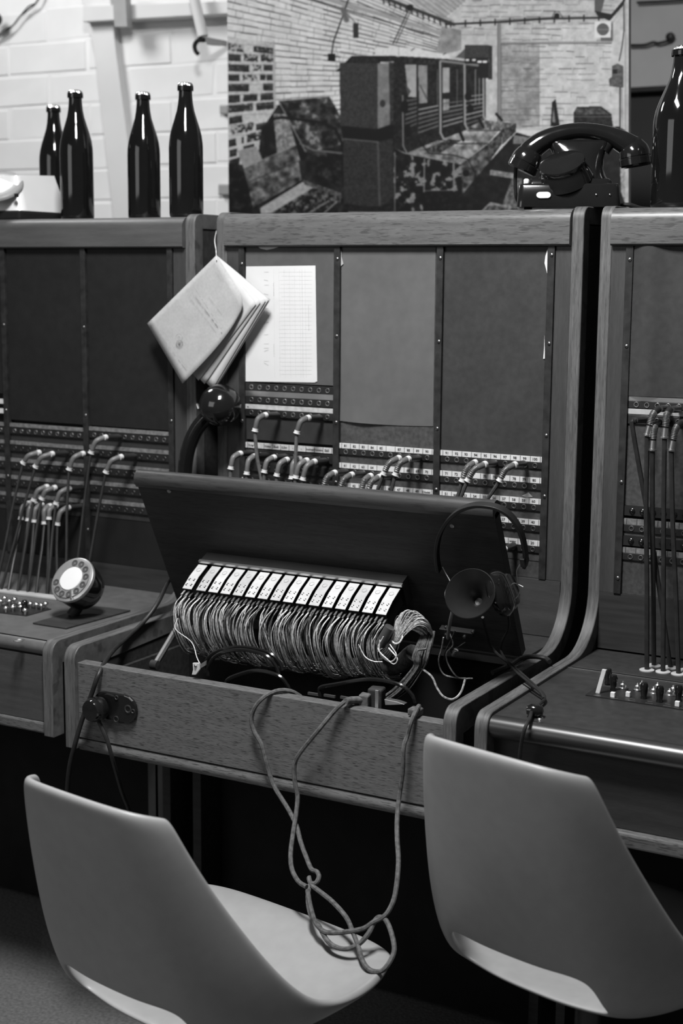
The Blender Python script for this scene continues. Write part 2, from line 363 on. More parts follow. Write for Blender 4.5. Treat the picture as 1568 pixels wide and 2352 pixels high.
# conduits and cable runs
line([(1150, 98), (1404, 97)], 4, .6); line([(1150, 101), (1404, 100)], 1.4, .25)
line([(1147, 55), (1147, 285)], 8, .52); line([(1143, 55), (1143, 285)], 1, .3); line([(1151, 100), (1151, 285)], 1, .34)
line([(1025, 56), (1140, 51), (1260, 43), (1385, 41)], 4.5, .16); line([(1140, 46), (1270, 40)], 1.2, .3)
for x in range(1035, 1390, 34): line([(x, 57-(x-1035)*.045-8), (x, 57-(x-1035)*.045+5)], 3, .14)
m = np.hypot(gx-1279, gy-36) < 6; cv[m] = .08; line([(1268, 40), (1274, 27), (1284, 27), (1292, 40)], 1.3, .15)
line([(868, -10), (1042, 56)], 8, .22, 1.5); line([(868, -20), (1042, 48)], 1.5, .45)
for i in range(12): line([(880+i*13, -2+i*5), (882+i*13, 8+i*5)], 3, .15)
line([(690, -10), (860, 42), (1008, 86)], 2.4, .2); line([(700, -16), (870, 32), (1010, 76)], 9, .6); line([(700, -22), (872, 24), (1012, 68)], 1.4, .35)
m = np.hypot(gx-942, gy-18) < 8; cv[m] = .12; line([(938, 24), (903, 100)], 2.4, .22); line([(944, 24), (910, 100)], 2, .3)
line([(803, -10), (790, 30), (766, 96), (762, 124)], 3, .15); line([(796, 30), (818, 54)], 1.5, .2); rect(812, 54, 824, 88, .2); rect(754, 124, 771, 141, .06)
line([(788, 22), (796, 46)], 12, .4, 2)
# exposed dark bricks of the pillar at the left edge
poly([(516, 84), (628, 100), (632, 300), (622, 360), (516, 380)], .72, .1, 0)
BR = [(262, 462, 105, 165, .2), (20, 170, 75, 150, -.05), (20, 140, 180, 250, .4), (170, 305, 180, 250, .05), (335, 455, 185, 255, .05), (20, 222, 280, 350, .3), (255, 340, 285, 345, -.02), (360, 450, 285, 345, .4), (20, 128, 380, 445, .4), (155, 300, 385, 440, -.06), (325, 378, 378, 440, .4), (388, 450, 378, 440, .4), (20, 218, 475, 550, .25), (355, 450, 470, 540, .4), (20, 130, 585, 660, .4), (165, 300, 575, 645, .4), (330, 455, 565, 635, .25), (22, 255, 680, 755, .2), (290, 460, 660, 730, .25), (25, 155, 795, 865, .4), (45, 260, 880, 965, .05), (285, 390, 860, 925, .4), (25, 95, 1015, 1085, .4), (150, 170, 990, 1050, .4), (200, 340, 960, 1040, .06), (30, 105, 1115, 1185, .4), (30, 130, 1210, 1275, .4), (165, 270, 1075, 1105, .4)]
for X0, X1, Y0, Y1, th in BR:
    sk = (Y0-420)*-.00009
    g = lambda X, Y: (520+X/4.2+random.uniform(-.6, .6), 80+Y/4.2+(X-X0)*sk)
    poly([g(X0, Y0), g((X0+X1)/2, Y0), g(X1, Y0), g(X1, Y1), g((X0+X1)/2, Y1), g(X0, Y1)], .19, .14, 0, thr=(th, .64))
for Y in range(90, 1060, 98): line([(522, 80+Y/4.2), (628, 80+Y/4.2+(Y-420)*-.009)], 1.2, .52)
line([(629, 96), (632, 250), (626, 340)], 4, .62, 2)
# heap of cases and panels at the lower left
poly([(516, 375), (560, 378), (580, 470), (600, 300), (640, 240), (800, 300), (800, 500), (516, 500)], .11, .12, 1)
poly([(628, 262), (660, 262), (690, 370), (640, 380)], .5, .25, 0)
poly([(640, 232), (757, 222), (800, 296), (800, 330), (705, 352)], .22, .3, 1, thr=(.2, .5))
poly([(700, 228), (735, 226), (790, 290), (760, 300)], .16, .2, 1)
line([(642, 236), (702, 348)], 3, .48); line([(640, 232), (757, 222)], 1.5, .5)
line([(613, 340), (614, 295), (628, 273), (650, 270), (740, 282), (770, 296), (786, 330), (788, 400)], 6, .07)
line([(690, 330), (720, 345), (785, 352)], 4, .4); poly([(716, 348), (785, 354), (785, 430), (730, 400)], .14, .25, 1)
poly([(545, 346), (590, 336), (604, 370), (560, 386)], .58, .08, 0)
for i in range(7): line([(548+i, 350+i*5), (592+i*2, 340+i*5)], .9, .42)
poly([(560, 387), (680, 334), (693, 415), (582, 476)], .34, .3, 1, thr=(.24, .52)); line([(568, 420), (690, 368)], 1.4, .16); line([(560, 386), (680, 333)], 1.6, .55)
poly([(516, 385), (560, 392), (582, 480), (516, 490)], .09, .2, 1)
poly([(598, 478), (695, 418), (722, 430), (622, 490), (600, 492)], .62, .1, 0)
poly([(622, 490), (722, 430), (785, 446), (780, 470), (700, 492)], .22, .45, 0); poly([(695, 412), (785, 444), (785, 455), (700, 424)], .3, .2, 0)
for i in range(5): line([(690+i*18, 490), (745+i*10, 462)], 3, .5 if i % 2 else .12)
# the tall dark cabinet and the line of switchboards
poly([(770, 165), (785, 165), (790, 300), (800, 310), (800, 488), (905, 488), (910, 280), (870, 130), (809, 128)], .12, .08, 0)
rect(809, 129, 910, 142, .13, .1, 0)
poly([(780, 144), (870, 146), (868, 296), (782, 288)], .215, .05, 3); poly([(868, 146), (893, 145), (905, 150), (902, 284), (868, 296)], .46, .08, 1); poly([(893, 145), (906, 145), (906, 284), (896, 288)], .2, .1, 0)
m = np.hypot((gx-879)/.7, gy-238) < 9; cv[m] = .2
poly([(783, 290), (868, 298), (905, 286), (905, 320), (868, 326), (788, 318)], .06, .05, 0)
poly([(788, 318), (868, 326), (902, 318), (904, 455), (874, 476), (790, 468)], .19, .05, 3); line([(868, 328), (872, 470)], 3, .36, 2); line([(790, 319), (868, 326)], 2.2, .42)
poly([(905, 130), (1116, 152), (1116, 274), (1120, 300), (932, 352), (905, 340)], .13, .1, 0)
poly([(860, 112), (916, 107), (1033, 126), (1031, 135), (916, 128), (862, 126)], .82, .05, 0); line([(916, 108), (916, 128)], 1.4, .6); line([(945, 116), (952, 111)], 1.6, .15); line([(1018, 126), (1024, 122)], 1.4, .15)
poly([(918, 129), (1031, 136), (1116, 148), (1116, 158), (1010, 148), (918, 142)], .16, .15, 0); line([(1012, 140), (1114, 152)], 5, .5)
poly([(930, 148), (957, 149), (957, 224), (938, 222)], .60, .08, 1); poly([(930, 190), (944, 210), (938, 222)], .3); poly([(960, 149), (982, 151), (982, 236), (963, 238)], .52, .1, 1); line([(965, 196), (981, 228)], 3, .3)
poly([(1016, 155), (1033, 156), (1032, 212), (1017, 214)], .62, .06, 1); poly([(1018, 228), (1032, 228), (1032, 252), (1018, 256)], .55, .2, 0)
for x in (1005, 1050, 1092, 1101): line([(x, 160), (x, 240)], 1.8, .42 if x < 1090 else .6)
for x0, x1, ya, yb, n in ((932, 958, 232, 228, 7), (962, 1006, 252, 243, 6), (1018, 1062, 238, 232, 6), (1070, 1108, 222, 218, 7)):
    for i in range(n): line([(x0, ya+i*10.5), (x1, yb+i*9.2)], 2.6, fr.uniform(.4, .7), 1)
for x, y0, y1 in ((1011, 143, 305), (1067, 150, 285), (1110, 153, 268)): line([(x, y0), (x+1, y1), (x+8, y1+14), (x+30, y1+20)], 4.5, .6, 1)
line([(925, 220), (926, 335), (935, 352)], 2.5, .55); line([(958, 150), (959, 290)], 2, .1)
for cx, cy in ((930, 245), (936, 300), (1075, 222), (1080, 250)):
    m = ((gx-cx)/8)**2+((gy-cy)/(16 if cx < 1000 else 10))**2 < 1; cv[m] = .06
# desks
poly([(928, 354), (1006, 322), (1060, 326), (1122, 328), (1058, 378)], .52, .35, 1); poly([(970, 345), (1050, 312), (1075, 314), (1010, 352)], .22, .3, 0)
poly([(1020, 318), (1072, 298), (1150, 296), (1120, 330)], .55, .3, 1); poly([(1075, 293), (1110, 276), (1186, 284), (1150, 300)], .42, .35, 0); line([(1012, 330), (1122, 330)], 2, .12); line([(1075, 300), (1152, 300)], 1.6, .15)
poly([(1058, 378), (1122, 330), (1124, 372), (1062, 446)], .32, .3, 1); poly([(1122, 330), (1152, 300), (1153, 330), (1124, 372)], .26, .3, 0); poly([(1152, 298), (1186, 284), (1184, 304), (1154, 332)], .24, .3, 0)
line([(960, 320), (985, 352), (1040, 356), (1075, 366), (1092, 400), (1094, 440)], 2, .06)
line([(1052, 292), (1064, 322)], 7, .08); line([(1100, 272), (1110, 292)], 6, .09); line([(1140, 262), (1152, 276)], 6, .08)
poly([(905, 340), (932, 354), (1058, 378), (1062, 446), (1040, 490), (905, 490)], .12, .2, 1, thr=(.13, .5)); poly([(975, 438), (1050, 438), (1045, 492), (970, 492)], .07, .12, 0)
line([(975, 365), (974, 440)], 3, .5); line([(1042, 376), (1043, 438)], 4, .5); line([(907, 350), (907, 490)], 2, .5); line([(975, 438), (1050, 437)], 1.5, .5); m = np.hypot(gx-1070, gy-398) < 8; cv[m] = .05
# floor of the printed room
poly([(1062, 446), (1124, 372), (1186, 304), (1240, 320), (1420, 290), (1436, 300), (1436, 500), (1030, 500)], .10, .08, 1)
poly([(1126, 390), (1180, 398), (1190, 412), (1125, 402)], .5, .2, 0); poly([(1150, 480), (1176, 410), (1200, 410), (1190, 480)], .38, .25, 0); poly([(1180, 310), (1240, 320), (1236, 332), (1178, 330)], .45, .15, 0)
poly([(1104, 486), (1126, 464), (1174, 474), (1172, 490)], .48, .2, 0); poly([(1112, 484), (1126, 470), (1166, 478), (1164, 490)], .3, .3, 0)
poly([(1424, 370), (1436, 370), (1436, 470), (1426, 440)], .6, .25, 0)
# box on the far wall, trunk, standing board
poly([(1068, 104), (1123, 104), (1122, 136), (1068, 136)], .24, .04, 3); rect(1068, 133, 1122, 147, .13); poly([(1123, 104), (1131, 106), (1130, 183), (1121, 183)], .2, .06, 0); rect(1100, 147, 1122, 180, .12)
for x in (1074, 1089): rect(x-4, 136, x+4, 141, .8)
for x in (1102, 1114): rect(x-5, 140, x+5, 145, .88)
poly([(1062, 118), (1068, 112), (1068, 135), (1046, 132)], .35)
poly([(1264, 290), (1268, 235), (1276, 228), (1286, 292)], .1); poly([(1268, 280), (1271, 245), (1276, 282)], .5)
poly([(1325, 246), (1380, 244), (1404, 262), (1408, 292), (1318, 290), (1318, 258)], .14, .12, 0); poly([(1322, 250), (1378, 248), (1398, 262), (1320, 264)], .3, .2, 0); line([(1318, 268), (1404, 268)], 2, .4)
cv[:] = np.clip((cv-.045)*1.10+.06*NZ[3], .03, .95)
_k = np.array([.27, .46, .27])
cv[:] = np.apply_along_axis(lambda a: np.convolve(np.pad(a, 1, 'edge'), _k, 'valid'), 0, np.apply_along_axis(lambda a: np.convolve(np.pad(a, 1, 'edge'), _k, 'valid'), 1, cv))
cl = [P(522, -34, 1, YP), P(1444, -34, 1, YP), P(1443, 522, 1, YP), P(526, 522, 1, YP)]
pl = Vector(((cl[2].x+cl[3].x)/2, YP, 0))
t = thing('photo_panel', 'large printed photo of a brick cellar with old switchboards, standing behind the row', 'photo panel', pl)
mb = MB(); mb.slab([cl[3], cl[2], cl[1], cl[0]], (0, .014, 0)); mb.box(cl[3].x+.03, cl[2].x-.03, YP+.002, YP+.014, 0, cl[2].z+.01)
part('board', mb, mat('panel_board_edge', .5, .7), t)
NU, NV = 640, 380
U, V = np.meshgrid(np.linspace(0, 1, NU+1), np.linspace(0, 1, NV+1))
c4 = np.array([[v.x, v.y, v.z] for v in cl])
W3 = (c4[0]*(1-U)[..., None]+c4[1]*U[..., None])*(1-V)[..., None]+(c4[3]*(1-U)[..., None]+c4[2]*U[..., None])*V[..., None]
D = W3-CP; Zc = D@_fw; IX = 784+F*(D@_r)/Zc; IY = 1176-F*(D@_u)/Zc
W3[..., 1] -= .0012
xi = np.clip(IX-CX0, 0, CW-1.01); yi = np.clip(IY-CY0, 0, CH-1.01); x0 = xi.astype(int); y0 = yi.astype(int); fx = xi-x0; fy = yi-y0
val = (cv[y0, x0]*(1-fx)+cv[y0, x0+1]*fx)*(1-fy)+(cv[y0+1, x0]*(1-fx)+cv[y0+1, x0+1]*fx)*fy
lin = np.where(val < .04045, val/12.92, ((val+.055)/1.055)**2.4)
me = bpy.data.meshes.new('print'); nvt = (NU+1)*(NV+1); me.vertices.add(nvt)
me.vertices.foreach_set('co', (W3.reshape(-1, 3)-np.array(pl)).astype(np.float32).ravel())
idx = np.arange(nvt).reshape(NV+1, NU+1); quads = np.stack([idx[1:, :-1], idx[1:, 1:], idx[:-1, 1:], idx[:-1, :-1]], -1).reshape(-1, 4)
me.loops.add(quads.size); me.loops.foreach_set('vertex_index', quads.ravel().astype(np.int32))
me.polygons.add(len(quads)); me.polygons.foreach_set('loop_start', (np.arange(len(quads))*4).astype(np.int32)); me.polygons.foreach_set('loop_total', np.full(len(quads), 4, np.int32))
me.update(calc_edges=True); me.validate()
ca = me.color_attributes.new('ink', 'FLOAT_COLOR', 'POINT'); g4 = np.repeat((lin*.80).reshape(-1, 1), 4, 1); g4[:, 3] = 1; ca.data.foreach_set('color', g4.astype(np.float32).ravel())
pm = bpy.data.materials.new('printed_photo'); pm.use_nodes = True; an = pm.node_tree.nodes.new('ShaderNodeAttribute'); an.attribute_name = 'ink'
pm.node_tree.links.new(an.outputs['Color'], pm.node_tree.nodes['Principled BSDF'].inputs['Base Color']); pm.node_tree.nodes['Principled BSDF'].inputs['Roughness'].default_value = .6
pm.node_tree.nodes['Principled BSDF'].inputs['Specular IOR Level'].default_value = .25
me.materials.append(pm); pr0 = link('print', me, t); pr0['label'] = 'black and white print of a brick cellar'
# ================================================================== SWITCHBOARDS
TOPZ = 1.528; RB = 1.4646
def frame_profile(front=-.488, zs=.763, ztop=1.532, zb=.578):
    o = [(.34, ztop), (.022, ztop)]+arc((.022, ztop-.022), .022, pi/2, pi, 6)[1:]
    o += [(0, .87)]+arc((-.105, .868), .105, 0, -pi/2, 10)[1:] if False else []
    o += arc((-.105, zs+.105), .105, 0, -pi/2, 10)
    o += arc((front+.025, zs-.025), .025, pi/2, pi, 6)
    o += [(front, zb), (front+.03, zb), (front+.03, zs-.045)]
    o += [(-.105, zs-.03)]+arc((-.105, zs+.105), .135, -pi/2, 0, 10)[1:]+[(.03, ztop-.03), (.34, ztop-.03)]
    return o
def frame_side(t, x0, x1, **k):
    part('side_frame', MB().prism_x(frame_profile(**k), x0, x1), M_post, t, smooth=35, bev=.0015)
jk = MB(); jk.lathe([(.0031, -.0012), (.0048, -.0012), (.0048, .0006), (.0043, .0013), (.0034, .0013), (.0031, .0006), (.0031, -.003)], (0, 0, 0), (0, -1, 0), 18, 0, close=False)
jk.lathe([(0, -.0005), (.0032, -.0004)], (0, 0, 0), (0, -1, 0), 18, 1, close=False)
JACK = mesh_of('jack', jk, [M_ring, M_hole], smooth=50)
jw = MB(); jw.lathe([(.0031, -.0012), (.0046, -.0012), (.0046, .0004), (.004, .0009), (.0031, .0004)], (0, 0, 0), (0, -1, 0), 16, 0, close=False); jw.lathe([(0, -.0004), (.0032, -.0003)], (0, 0, 0), (0, -1, 0), 16, 1, close=False)
JACKW = mesh_of('jack', jw, [mat('tarnished_ring', .10, .5, .5, metal=1.), M_hole], smooth=50)
lw = MB(); lw.lathe([(.0052, 0), (.0052, .0012), (.0046, .0018), (.0040, .002), (.003, .0042), (.0015, .0052), (.0002, .0055)], (0, 0, 0), (0, -1, 0), 18)
LAMP = mesh_of('lamp_cap', lw, M_bakelite, smooth=50)
sm = MB(); sm.lathe([(.0034, 0), (.0034, .0006), (.0026, .0014), (.0002, .0017)], (0, 0, 0), (0, -1, 0), 14, 0); sm.box(-.0026, .0026, -.0019, -.0012, -.0004, .0004, 1)
SCREW = mesh_of('screw', sm, [M_screw, M_hole], smooth=50)
def jack_strip(t, x0, x1, z, n=10, a=None, b=None, h=.015, me=None, skip=(), y=.004):
    s = part('jack_strip', MB().box(x0, x1, y-.004, y+.006, z-h/2, z+h/2), M_strip, t, bev=.0008)
    a = x0+.014 if a is None else a; b = x1-.0125 if b is None else b
    for i in range(n):
        if i in skip: continue
        inst('jack', me or JACK, (a+(b-a)*i/max(n-1, 1), y-.0041, z), s)
    return s
def label_strip(t, x0, x1, z, h=.0095, words=None, a=None, pitch=.0192, m=None, dark=False, y=.0015):
    s = part('label_strip', MB().box(x0, x1, y-.0012, y+.004, z-h/2, z+h/2), m or M_card, t)
    if words:
        d = MB()
        for i in range(len(words)+1):
            x = a-pitch/2+i*pitch; d.box(x-.00045, x+.00045, y-.00145, y, z-h/2, z+h/2)
        part('divider', d, M_ink, s)
        for i, wd in enumerate(words):
            if wd: text(wd, (.0068 if len(wd) < 4 else .0052), (a+i*pitch-.001, y-.0016, z-.0002), s)
    return s
def upright(t, x, z0, z1, wd=.0065, screws=(), y0=-.0035):
    u = part('upright', MB().box(x-wd, x+wd, y0, .012, z0, z1), M_upright, t, bev=.0006)
    for z in screws: inst('screw', SCREW, (x+.001, y0-.0001, z), u, (0, random.uniform(0, 3), 0))
def board(t, name, x0, x1, z0, z1, m, y0=.004, y1=.012): return part(name, MB().box(x0, x1, y0, y1, z0, z1), m, t)
def top_rail(t, x0, x1, z0=RB, z1=TOPZ, m=None):
    pr_ = [(.34, z1), (.012, z1)]+arc((.012, z1-.022), .022, pi/2, pi, 7)[1:]+[(-.01, z0+.003), (-.007, z0), (.34, z0)]
    part('top_rail', MB().prism_x(pr_, x0, x1), m or M_rail, t, smooth=35)
def side_board(t, x0, x1, front=-.46):
    part('side_board', MB().prism_x([(.335, 0), (.335, 1.50), (.032, 1.50), (.032, .87), (-.02, .76), (front+.03, .73), (front+.03, .585), (-.10, .585), (-.10, 0)], x0, x1), M_dark, t)
# ---------------------------------------------------------------- the middle switchboard
S = [0, .214, .428, .642]
tm = thing('switchboard', 'middle oak switchboard with its desk lid raised on bundled wires', 'switchboard', (.32, -.1, 0))
frame_side(tm, -.060, -.0364); frame_side(tm, .677, .699)
side_board(tm, -.058, -.0385); side_board(tm, .679, .697)
top_rail(tm, -.0363, .6769)
board(tm, 'back_board', -.0363, .6769, .86, RB-.001, M_black, .0125, .03)
board(tm, 'rear_panel', -.0363, .6769, 0, 1.49, M_black, .30, .33)
board(tm, 'cheek', -.0363, S[0]-.0068, .872, RB-.0005, M_cheek, .001); board(tm, 'cheek', S[3]+.0068, .6769, .872, RB-.0005, M_cheek, .001)
board(tm, 'lower_board', -.0363, .6769, .768, .871, mat('oak_lower_board', 0.05, .5, .4, var=.2, scale=2.2, stretch=WX, fine=.1), -.002)
sz = [1.445, 1.295, 1.135, 1.02]
for i, x in enumerate(S): upright(tm, x, .872, RB-.0006, screws=[z+random.uniform(-.004, .004)-(.012 if i == 0 else 0) for z in sz])
x0, x1 = S[0]+.0068, S[1]-.0068
board(tm, 'panel', x0, x1, 1.2025, RB-.0005, mat('light_pressboard', 0.085, .6, .35, var=.08, scale=6, fine=.08), .003)
for z in (1.1925, 1.1675, 1.142): jack_strip(tm, x0, x1, z, a=.0212, b=.1942)
label_strip(tm, x0, x1, 1.1795, .011, m=M_metal); label_strip(tm, x0, x1, 1.1532, .0102, m=mat('worn_label_card', .46, .6, var=.25, scale=90))
text('a', .006, (x0+.006, -.0001, 1.1532), tm)
board(tm, 'panel', x0, x1, 1.088, 1.1335, M_panel_d)
label_strip(tm, x0, x1-.001, 1.0768, .0105, ['D.Agr', '', 'Online', 'ZbelS', 'Z.Zim', '-', '-', 'Stodmes', 'Promtem', '560'], .0212, .0192, mat('faded_label_card', .5, .6, var=.2, scale=110))
for z in (1.060, 1.034, 1.008, .98, .95): jack_strip(tm, x0, x1, z, a=.0212, b=.1942, me=JACKW, h=.018)
for z in (1.047, 1.021): board(tm, 'panel', x0, x1, z-.004, z+.004, M_upright)
W2 = [['81', '82', '83', '84', '85', '', '87', '88', '89', '90'], ['61', '62', '63', '64', '', '', '', '68', '69', '70'], ['41', '42', '', '', '', '46', '47', '48', '49', 'Chladek'], ['21', '22', '23', '24', '25', '26', '27', '28', '29', '30']]
W3_ = [['91', '92', '93', '94', '95', '96', '97', '98', '99', '100'], ['71', '72', '', '', '75', '76', '', '78', '79', '80'], ['51', 'apt', '53', '54', '55', '56', '57', '58', '59', '60'], ['31', '32', '33', '34', '35', '36', '37', '38', '39', '40'], ['11', '12', '13', '14', '15', '16', '17', 'vraley', '19', '20']]
for k, WW in ((1, W2), (2, W3_)):
    x0, x1 = S[k]+.0068, S[k+1]-.0068; a = S[k]+.0212
    for j, ws in enumerate(WW):
        z = 1.0775-.0381*j
        label_strip(tm, x0, x1, z+.0112, .0095, ws, a); jack_strip(tm, x0, x1, z, a=a, b=a+.1728, h=.0128)
        board(tm, 'panel', x0, x1, z-.0215, z-.0068, M_leather, .003)
    board(tm, 'panel', x0, x1, .872, 1.0775-.0381*(len(WW)-1)-.022, M_leather)
board(tm, 'panel', S[1]+.0068, S[2]-.0068, 1.0945, RB-.0005, M_leather, .0045)
board(tm, 'panel', S[2]+.0068, S[3]-.0068, 1.0945, RB-.0005, M_panel, .003)
# desk well
YF = -.480
part('front_board', MB().box(-.0363, .6769, YF, YF+.024, .598, .735), M_board, tm, bev=.0015)
part('bottom_moulding', MB().prism_x([(YF+.03, .5955), (YF+.002, .5955)]+arc((YF+.010, .585), .012, pi*.9, pi*1.5, 6)+[(YF+.03, .573)], -.0363, .6769), M_board, tm, smooth=40)
part('well_floor', MB().box(-.0363, .6769, YF+.025, -.13, .585, .60), M_black, tm)
part('well_back', MB().box(-.0363, .6769, -.145, -.13, .601, .752), M_black, tm)
part('rear_shelf', MB().box(-.0363, .6769, -.168, -.003, .752, .767), M_shelf, tm)
part('well_side', MB().box(-.0362, -.028, YF+.026, -.15, .601, .70), M_dark, tm); part('well_side', MB().box(.668, .6768, YF+.026, -.15, .601, .70), M_dark, tm)
LEGS = []
for px in (362, 402):
    p = P(px, 1830, 1, -.07); LEGS.append(min(p.x, -.15))
part('modesty_panel', MB().box(-.0363, .6769, -.03, -.015, .02, .585), M_black, tm)
# raised lid
HY, HZ = -.17, .767
AY, AZ = -.4485, .8938; NY, NZ_ = -.8938, -.4485
def LP(x, s, d): return Vector((x, HY+AY*s+NY*d, HZ+AZ*s+NZ_*d))
def lidsec(sd, x0, x1): 
    mbx = MB(); n = len(sd); vs = [LP(x0, s, d) for s, d in sd]+[LP(x1, s, d) for s, d in sd]
    mbx.add(vs, [tuple(range(n))[::-1], tuple(range(n, 2*n))]+[(i, (i+1) % n, n+(i+1) % n, n+i) for i in range(n)]); return mbx
lid = part('lid', lidsec([(.004, -.020), (.004, 0), (.300, 0), (.300, -.020)], -.0345, .6755), M_lid, tm, bev=.001, label='raised desk lid seen from its dark underside')
part('lid_front_edge', lidsec([(.300, -.027)]+[(.300+.018*math.sin(a), -.0105+.0165*-math.cos(a)) for a in [pi*i/10 for i in range(11)]]+[(.300, .006), (.292, .004), (.29, .0005), (.29, -.0205), (.292, -.026)], -.0345, .6755), M_lidtop, lid, smooth=40)
for px, py in ((388, 1128), (1038, 1208)):
    d0 = np.array(_fw)+(px-784)/F*_r-(py-1176)/F*_u; tt = -((CP[1]-HY)*NY+(CP[2]-HZ)*NZ_)/(d0[1]*NY+d0[2]*NZ_); q = Vector(CP+tt*d0)
    part('screw', MB().lathe([(.0042, 0), (.0036, .0012), (.0003, .0016)], q, (0, NY, NZ_), 14), M_screw, lid, smooth=40)
def on_lid(px, py, d=0.):
    d0 = np.array(_fw)+(px-784)/F*_r-(py-1176)/F*_u; tt = (d-((CP[1]-HY)*NY+(CP[2]-HZ)*NZ_))/(d0[1]*NY+d0[2]*NZ_); return Vector(CP+tt*d0)
# key frame on the lid: mounting strip, key units, wires
sa = on_lid(452, 1279, .03); sb = on_lid(924, 1354, .03)
S_K = ((sa.y+sb.y)/2-HY)*AY+((sa.z+sb.z)/2-HZ)*AZ
kf = part('key_frame', lidsec([(S_K-.0045, .0245), (S_K-.0045, .030), (S_K, .030), (S_K, .0245)], sa.x, sb.x), M_metal, tm, label='metal mounting strip of the key units')
lidsec_b = lidsec([(S_K-.050, .001), (S_K-.050, .0243), (S_K-.001, .0243), (S_K-.001, .001)], sa.x+.002, sb.x-.002)
part('frame_body', lidsec_b, M_black, kf)
bx = [453, 485, 512, 541, 569.5, 598, 627, 656, 685, 712, 740, 769, 800, 830, 861, 889]
NB = 16; bxs = [sa.x+.012+(sb.x-sa.x-.026)*i/(NB-1) for i in range(NB)]
rs = random.Random(3)
for i, x in enumerate(bxs):
    if i == 0: x -= .004
    hw = .0098
    u = part('key_unit', lidsec([(S_K-.040, .006), (S_K-.044, .088), (S_K-.016, .088), (S_K-.010, .060), (S_K-.008, .006)], x-hw+.0015, x+hw-.0015), M_black, tm)
    # bent aluminium plate on the upper face
    pl_ = lidsec([(S_K-.008, .030), (S_K-.0098, .062), (S_K-.0162, .092), (S_K-.0175, .092), (S_K-.0112, .062), (S_K-.0095, .030)], x-hw, x+hw)
    kp = part('key_plate', pl_, mat('aluminium_plate_%d' % (i % 3), [.50, .43, .54][i % 3], .5, .4, var=.10, scale=50), u, bev=.0004)
    for (dx, dd) in ((-.005, .071), (.005, .071), (-.005, .083), (.005, .083)):
        ss = S_K-.0098-(dd-.062)*.213; c = LP(x+dx, ss, dd)
        part('screw', MB().lathe([(.0028, 0), (.0028, .0005), (.002, .0008), (.0003, .0002)], c, (0, AY*.97+NY*.21, AZ*.97+NZ_*.21), 10), M_screw, u, smooth=40)
    c = LP(x, S_K-.0088, .045)
    ring = MB(); ring.lathe([(.0042, .0001), (.0042, .0004), (.0047, .0004), (.0047, .0001)], c, (0, AY, AZ), 16, close=False); part('stamp_ring', ring, M_greyp, u)
    lug = MB()
    for k in range(4):
        c = LP(x-.0075+k*.005, S_K-.023-.004*(k % 2), .096); lug.obox(c, (.0016, 0, 0), (0, NY*.0065, NZ_*.0065), (0, AY*.0007, AZ*.0007))
    part('solder_lug', lug, M_metal, u)
    wb = MB()
    nw = 34 if i else 18
    sub = [(rs.gauss(0, .004), .6+.8*rs.random(), rs.gauss(0, .004)) for _ in range(4)]   # strands leave the lugs in four combed groups
    for k in range(nw):
        g = k % 4; sx, so_, s2 = sub[g]; f = rs.random(); lay = rs.random()
        p0 = LP(x-.0075+g*.005+rs.gauss(0, .0006), S_K-.025-.004*(g % 2), .1025)
        out = (.010+.016*lay)*so_; sag = .062+.016*rs.random()+.012*lay
        if i > 11: sag *= .92
        dx = sx+s2*f+rs.gauss(0, .0012)
        p1 = p0+Vector((dx*.2-.002, -out*.75-.004, -.012))
        p2 = p0+Vector((dx*.7-.006+(f-.5)*.006, -out-.003, -.034))
        p3 = p0+Vector((dx-.005+(f-.5)*.010, -out*.72, -.034-sag*.42))
        p4 = p0+Vector((dx+(f-.5)*.010, .012, -.034-sag*.86))
        p5 = p0+Vector((dx+.008, .055, -.034-sag))
        wb.tube(cr([p0, p1, p2, p3, p4, p5], 4), .00060+.00018*rs.random(), 4, 0 if rs.random() < .62 else 1, cap=False)
    o = part('wire_bundle', wb, [M_wire, M_wire2], u, smooth=True); o['kind'] = 'stuff'
# harness below the keys
def wire(pts, r, n=8, k=5): return MB().tube(cr(pts, k), r, n)
h0 = [P(430, 1450, 1, -.30), P(480, 1490, 1, -.28), P(600, 1515, 1, -.27), P(760, 1530, 1, -.27), P(900, 1530, 1, -.29), P(950, 1500, 1, -.31)]
part('cable_harness', wire(h0, .016, 12), M_cloth, tm, smooth=True, label='dark cloth-wrapped harness behind the wires')
bun = MB(); rs = random.Random(5)
for k in range(70):
    a = rs.random()*6.28; r = math.sqrt(rs.random())
    o3 = lambda c, R: c+Vector((math.cos(a)*r*R, 0, math.sin(a)*r*R*.8))
    bun.tube(cr([o3(P(985, 1462, 1, -.30), .008), o3(P(962, 1432, 1, -.33), .018), o3(P(935, 1425, 1, -.34), .020), o3(P(912, 1462, 1, -.34), .009), o3(P(900, 1485, 1, -.33), .012), o3(P(885, 1500, 1, -.30), .016)], 4), .0008, 4, 0 if rs.random() < .8 else 1, cap=False)
o = part('tied_wire_bundle', bun, [M_wire, M_wire2], tm, smooth=True); o['kind'] = 'stuff'
bun = MB()
part('bundle_tie', MB().tube(cr([P(912, 1462, 1, -.338)+Vector((.012*math.cos(a), -.010*math.cos(a+1), .010*math.sin(a))) for a in [i*.7 for i in range(10)]], 3), .0016, 6), M_wire, tm, smooth=True)
for k in range(60):
    a = rs.random()*6.28; r = math.sqrt(rs.random()); o3 = lambda c, R: c+Vector((math.cos(a)*r*R, math.sin(a)*r*R, 0))
    bun.tube(cr([o3(P(985, 1450, 1, -.30), .010), o3(P(975, 1480, 1, -.33), .013), o3(P(966, 1510, 1, -.345), .014), o3(P(962, 1532, 1, -.345), .010), o3(P(925, 1580, 1, -.35), .014), o3(P(890, 1606, 1, -.35), .014)], 4), .001, 4, cap=False)
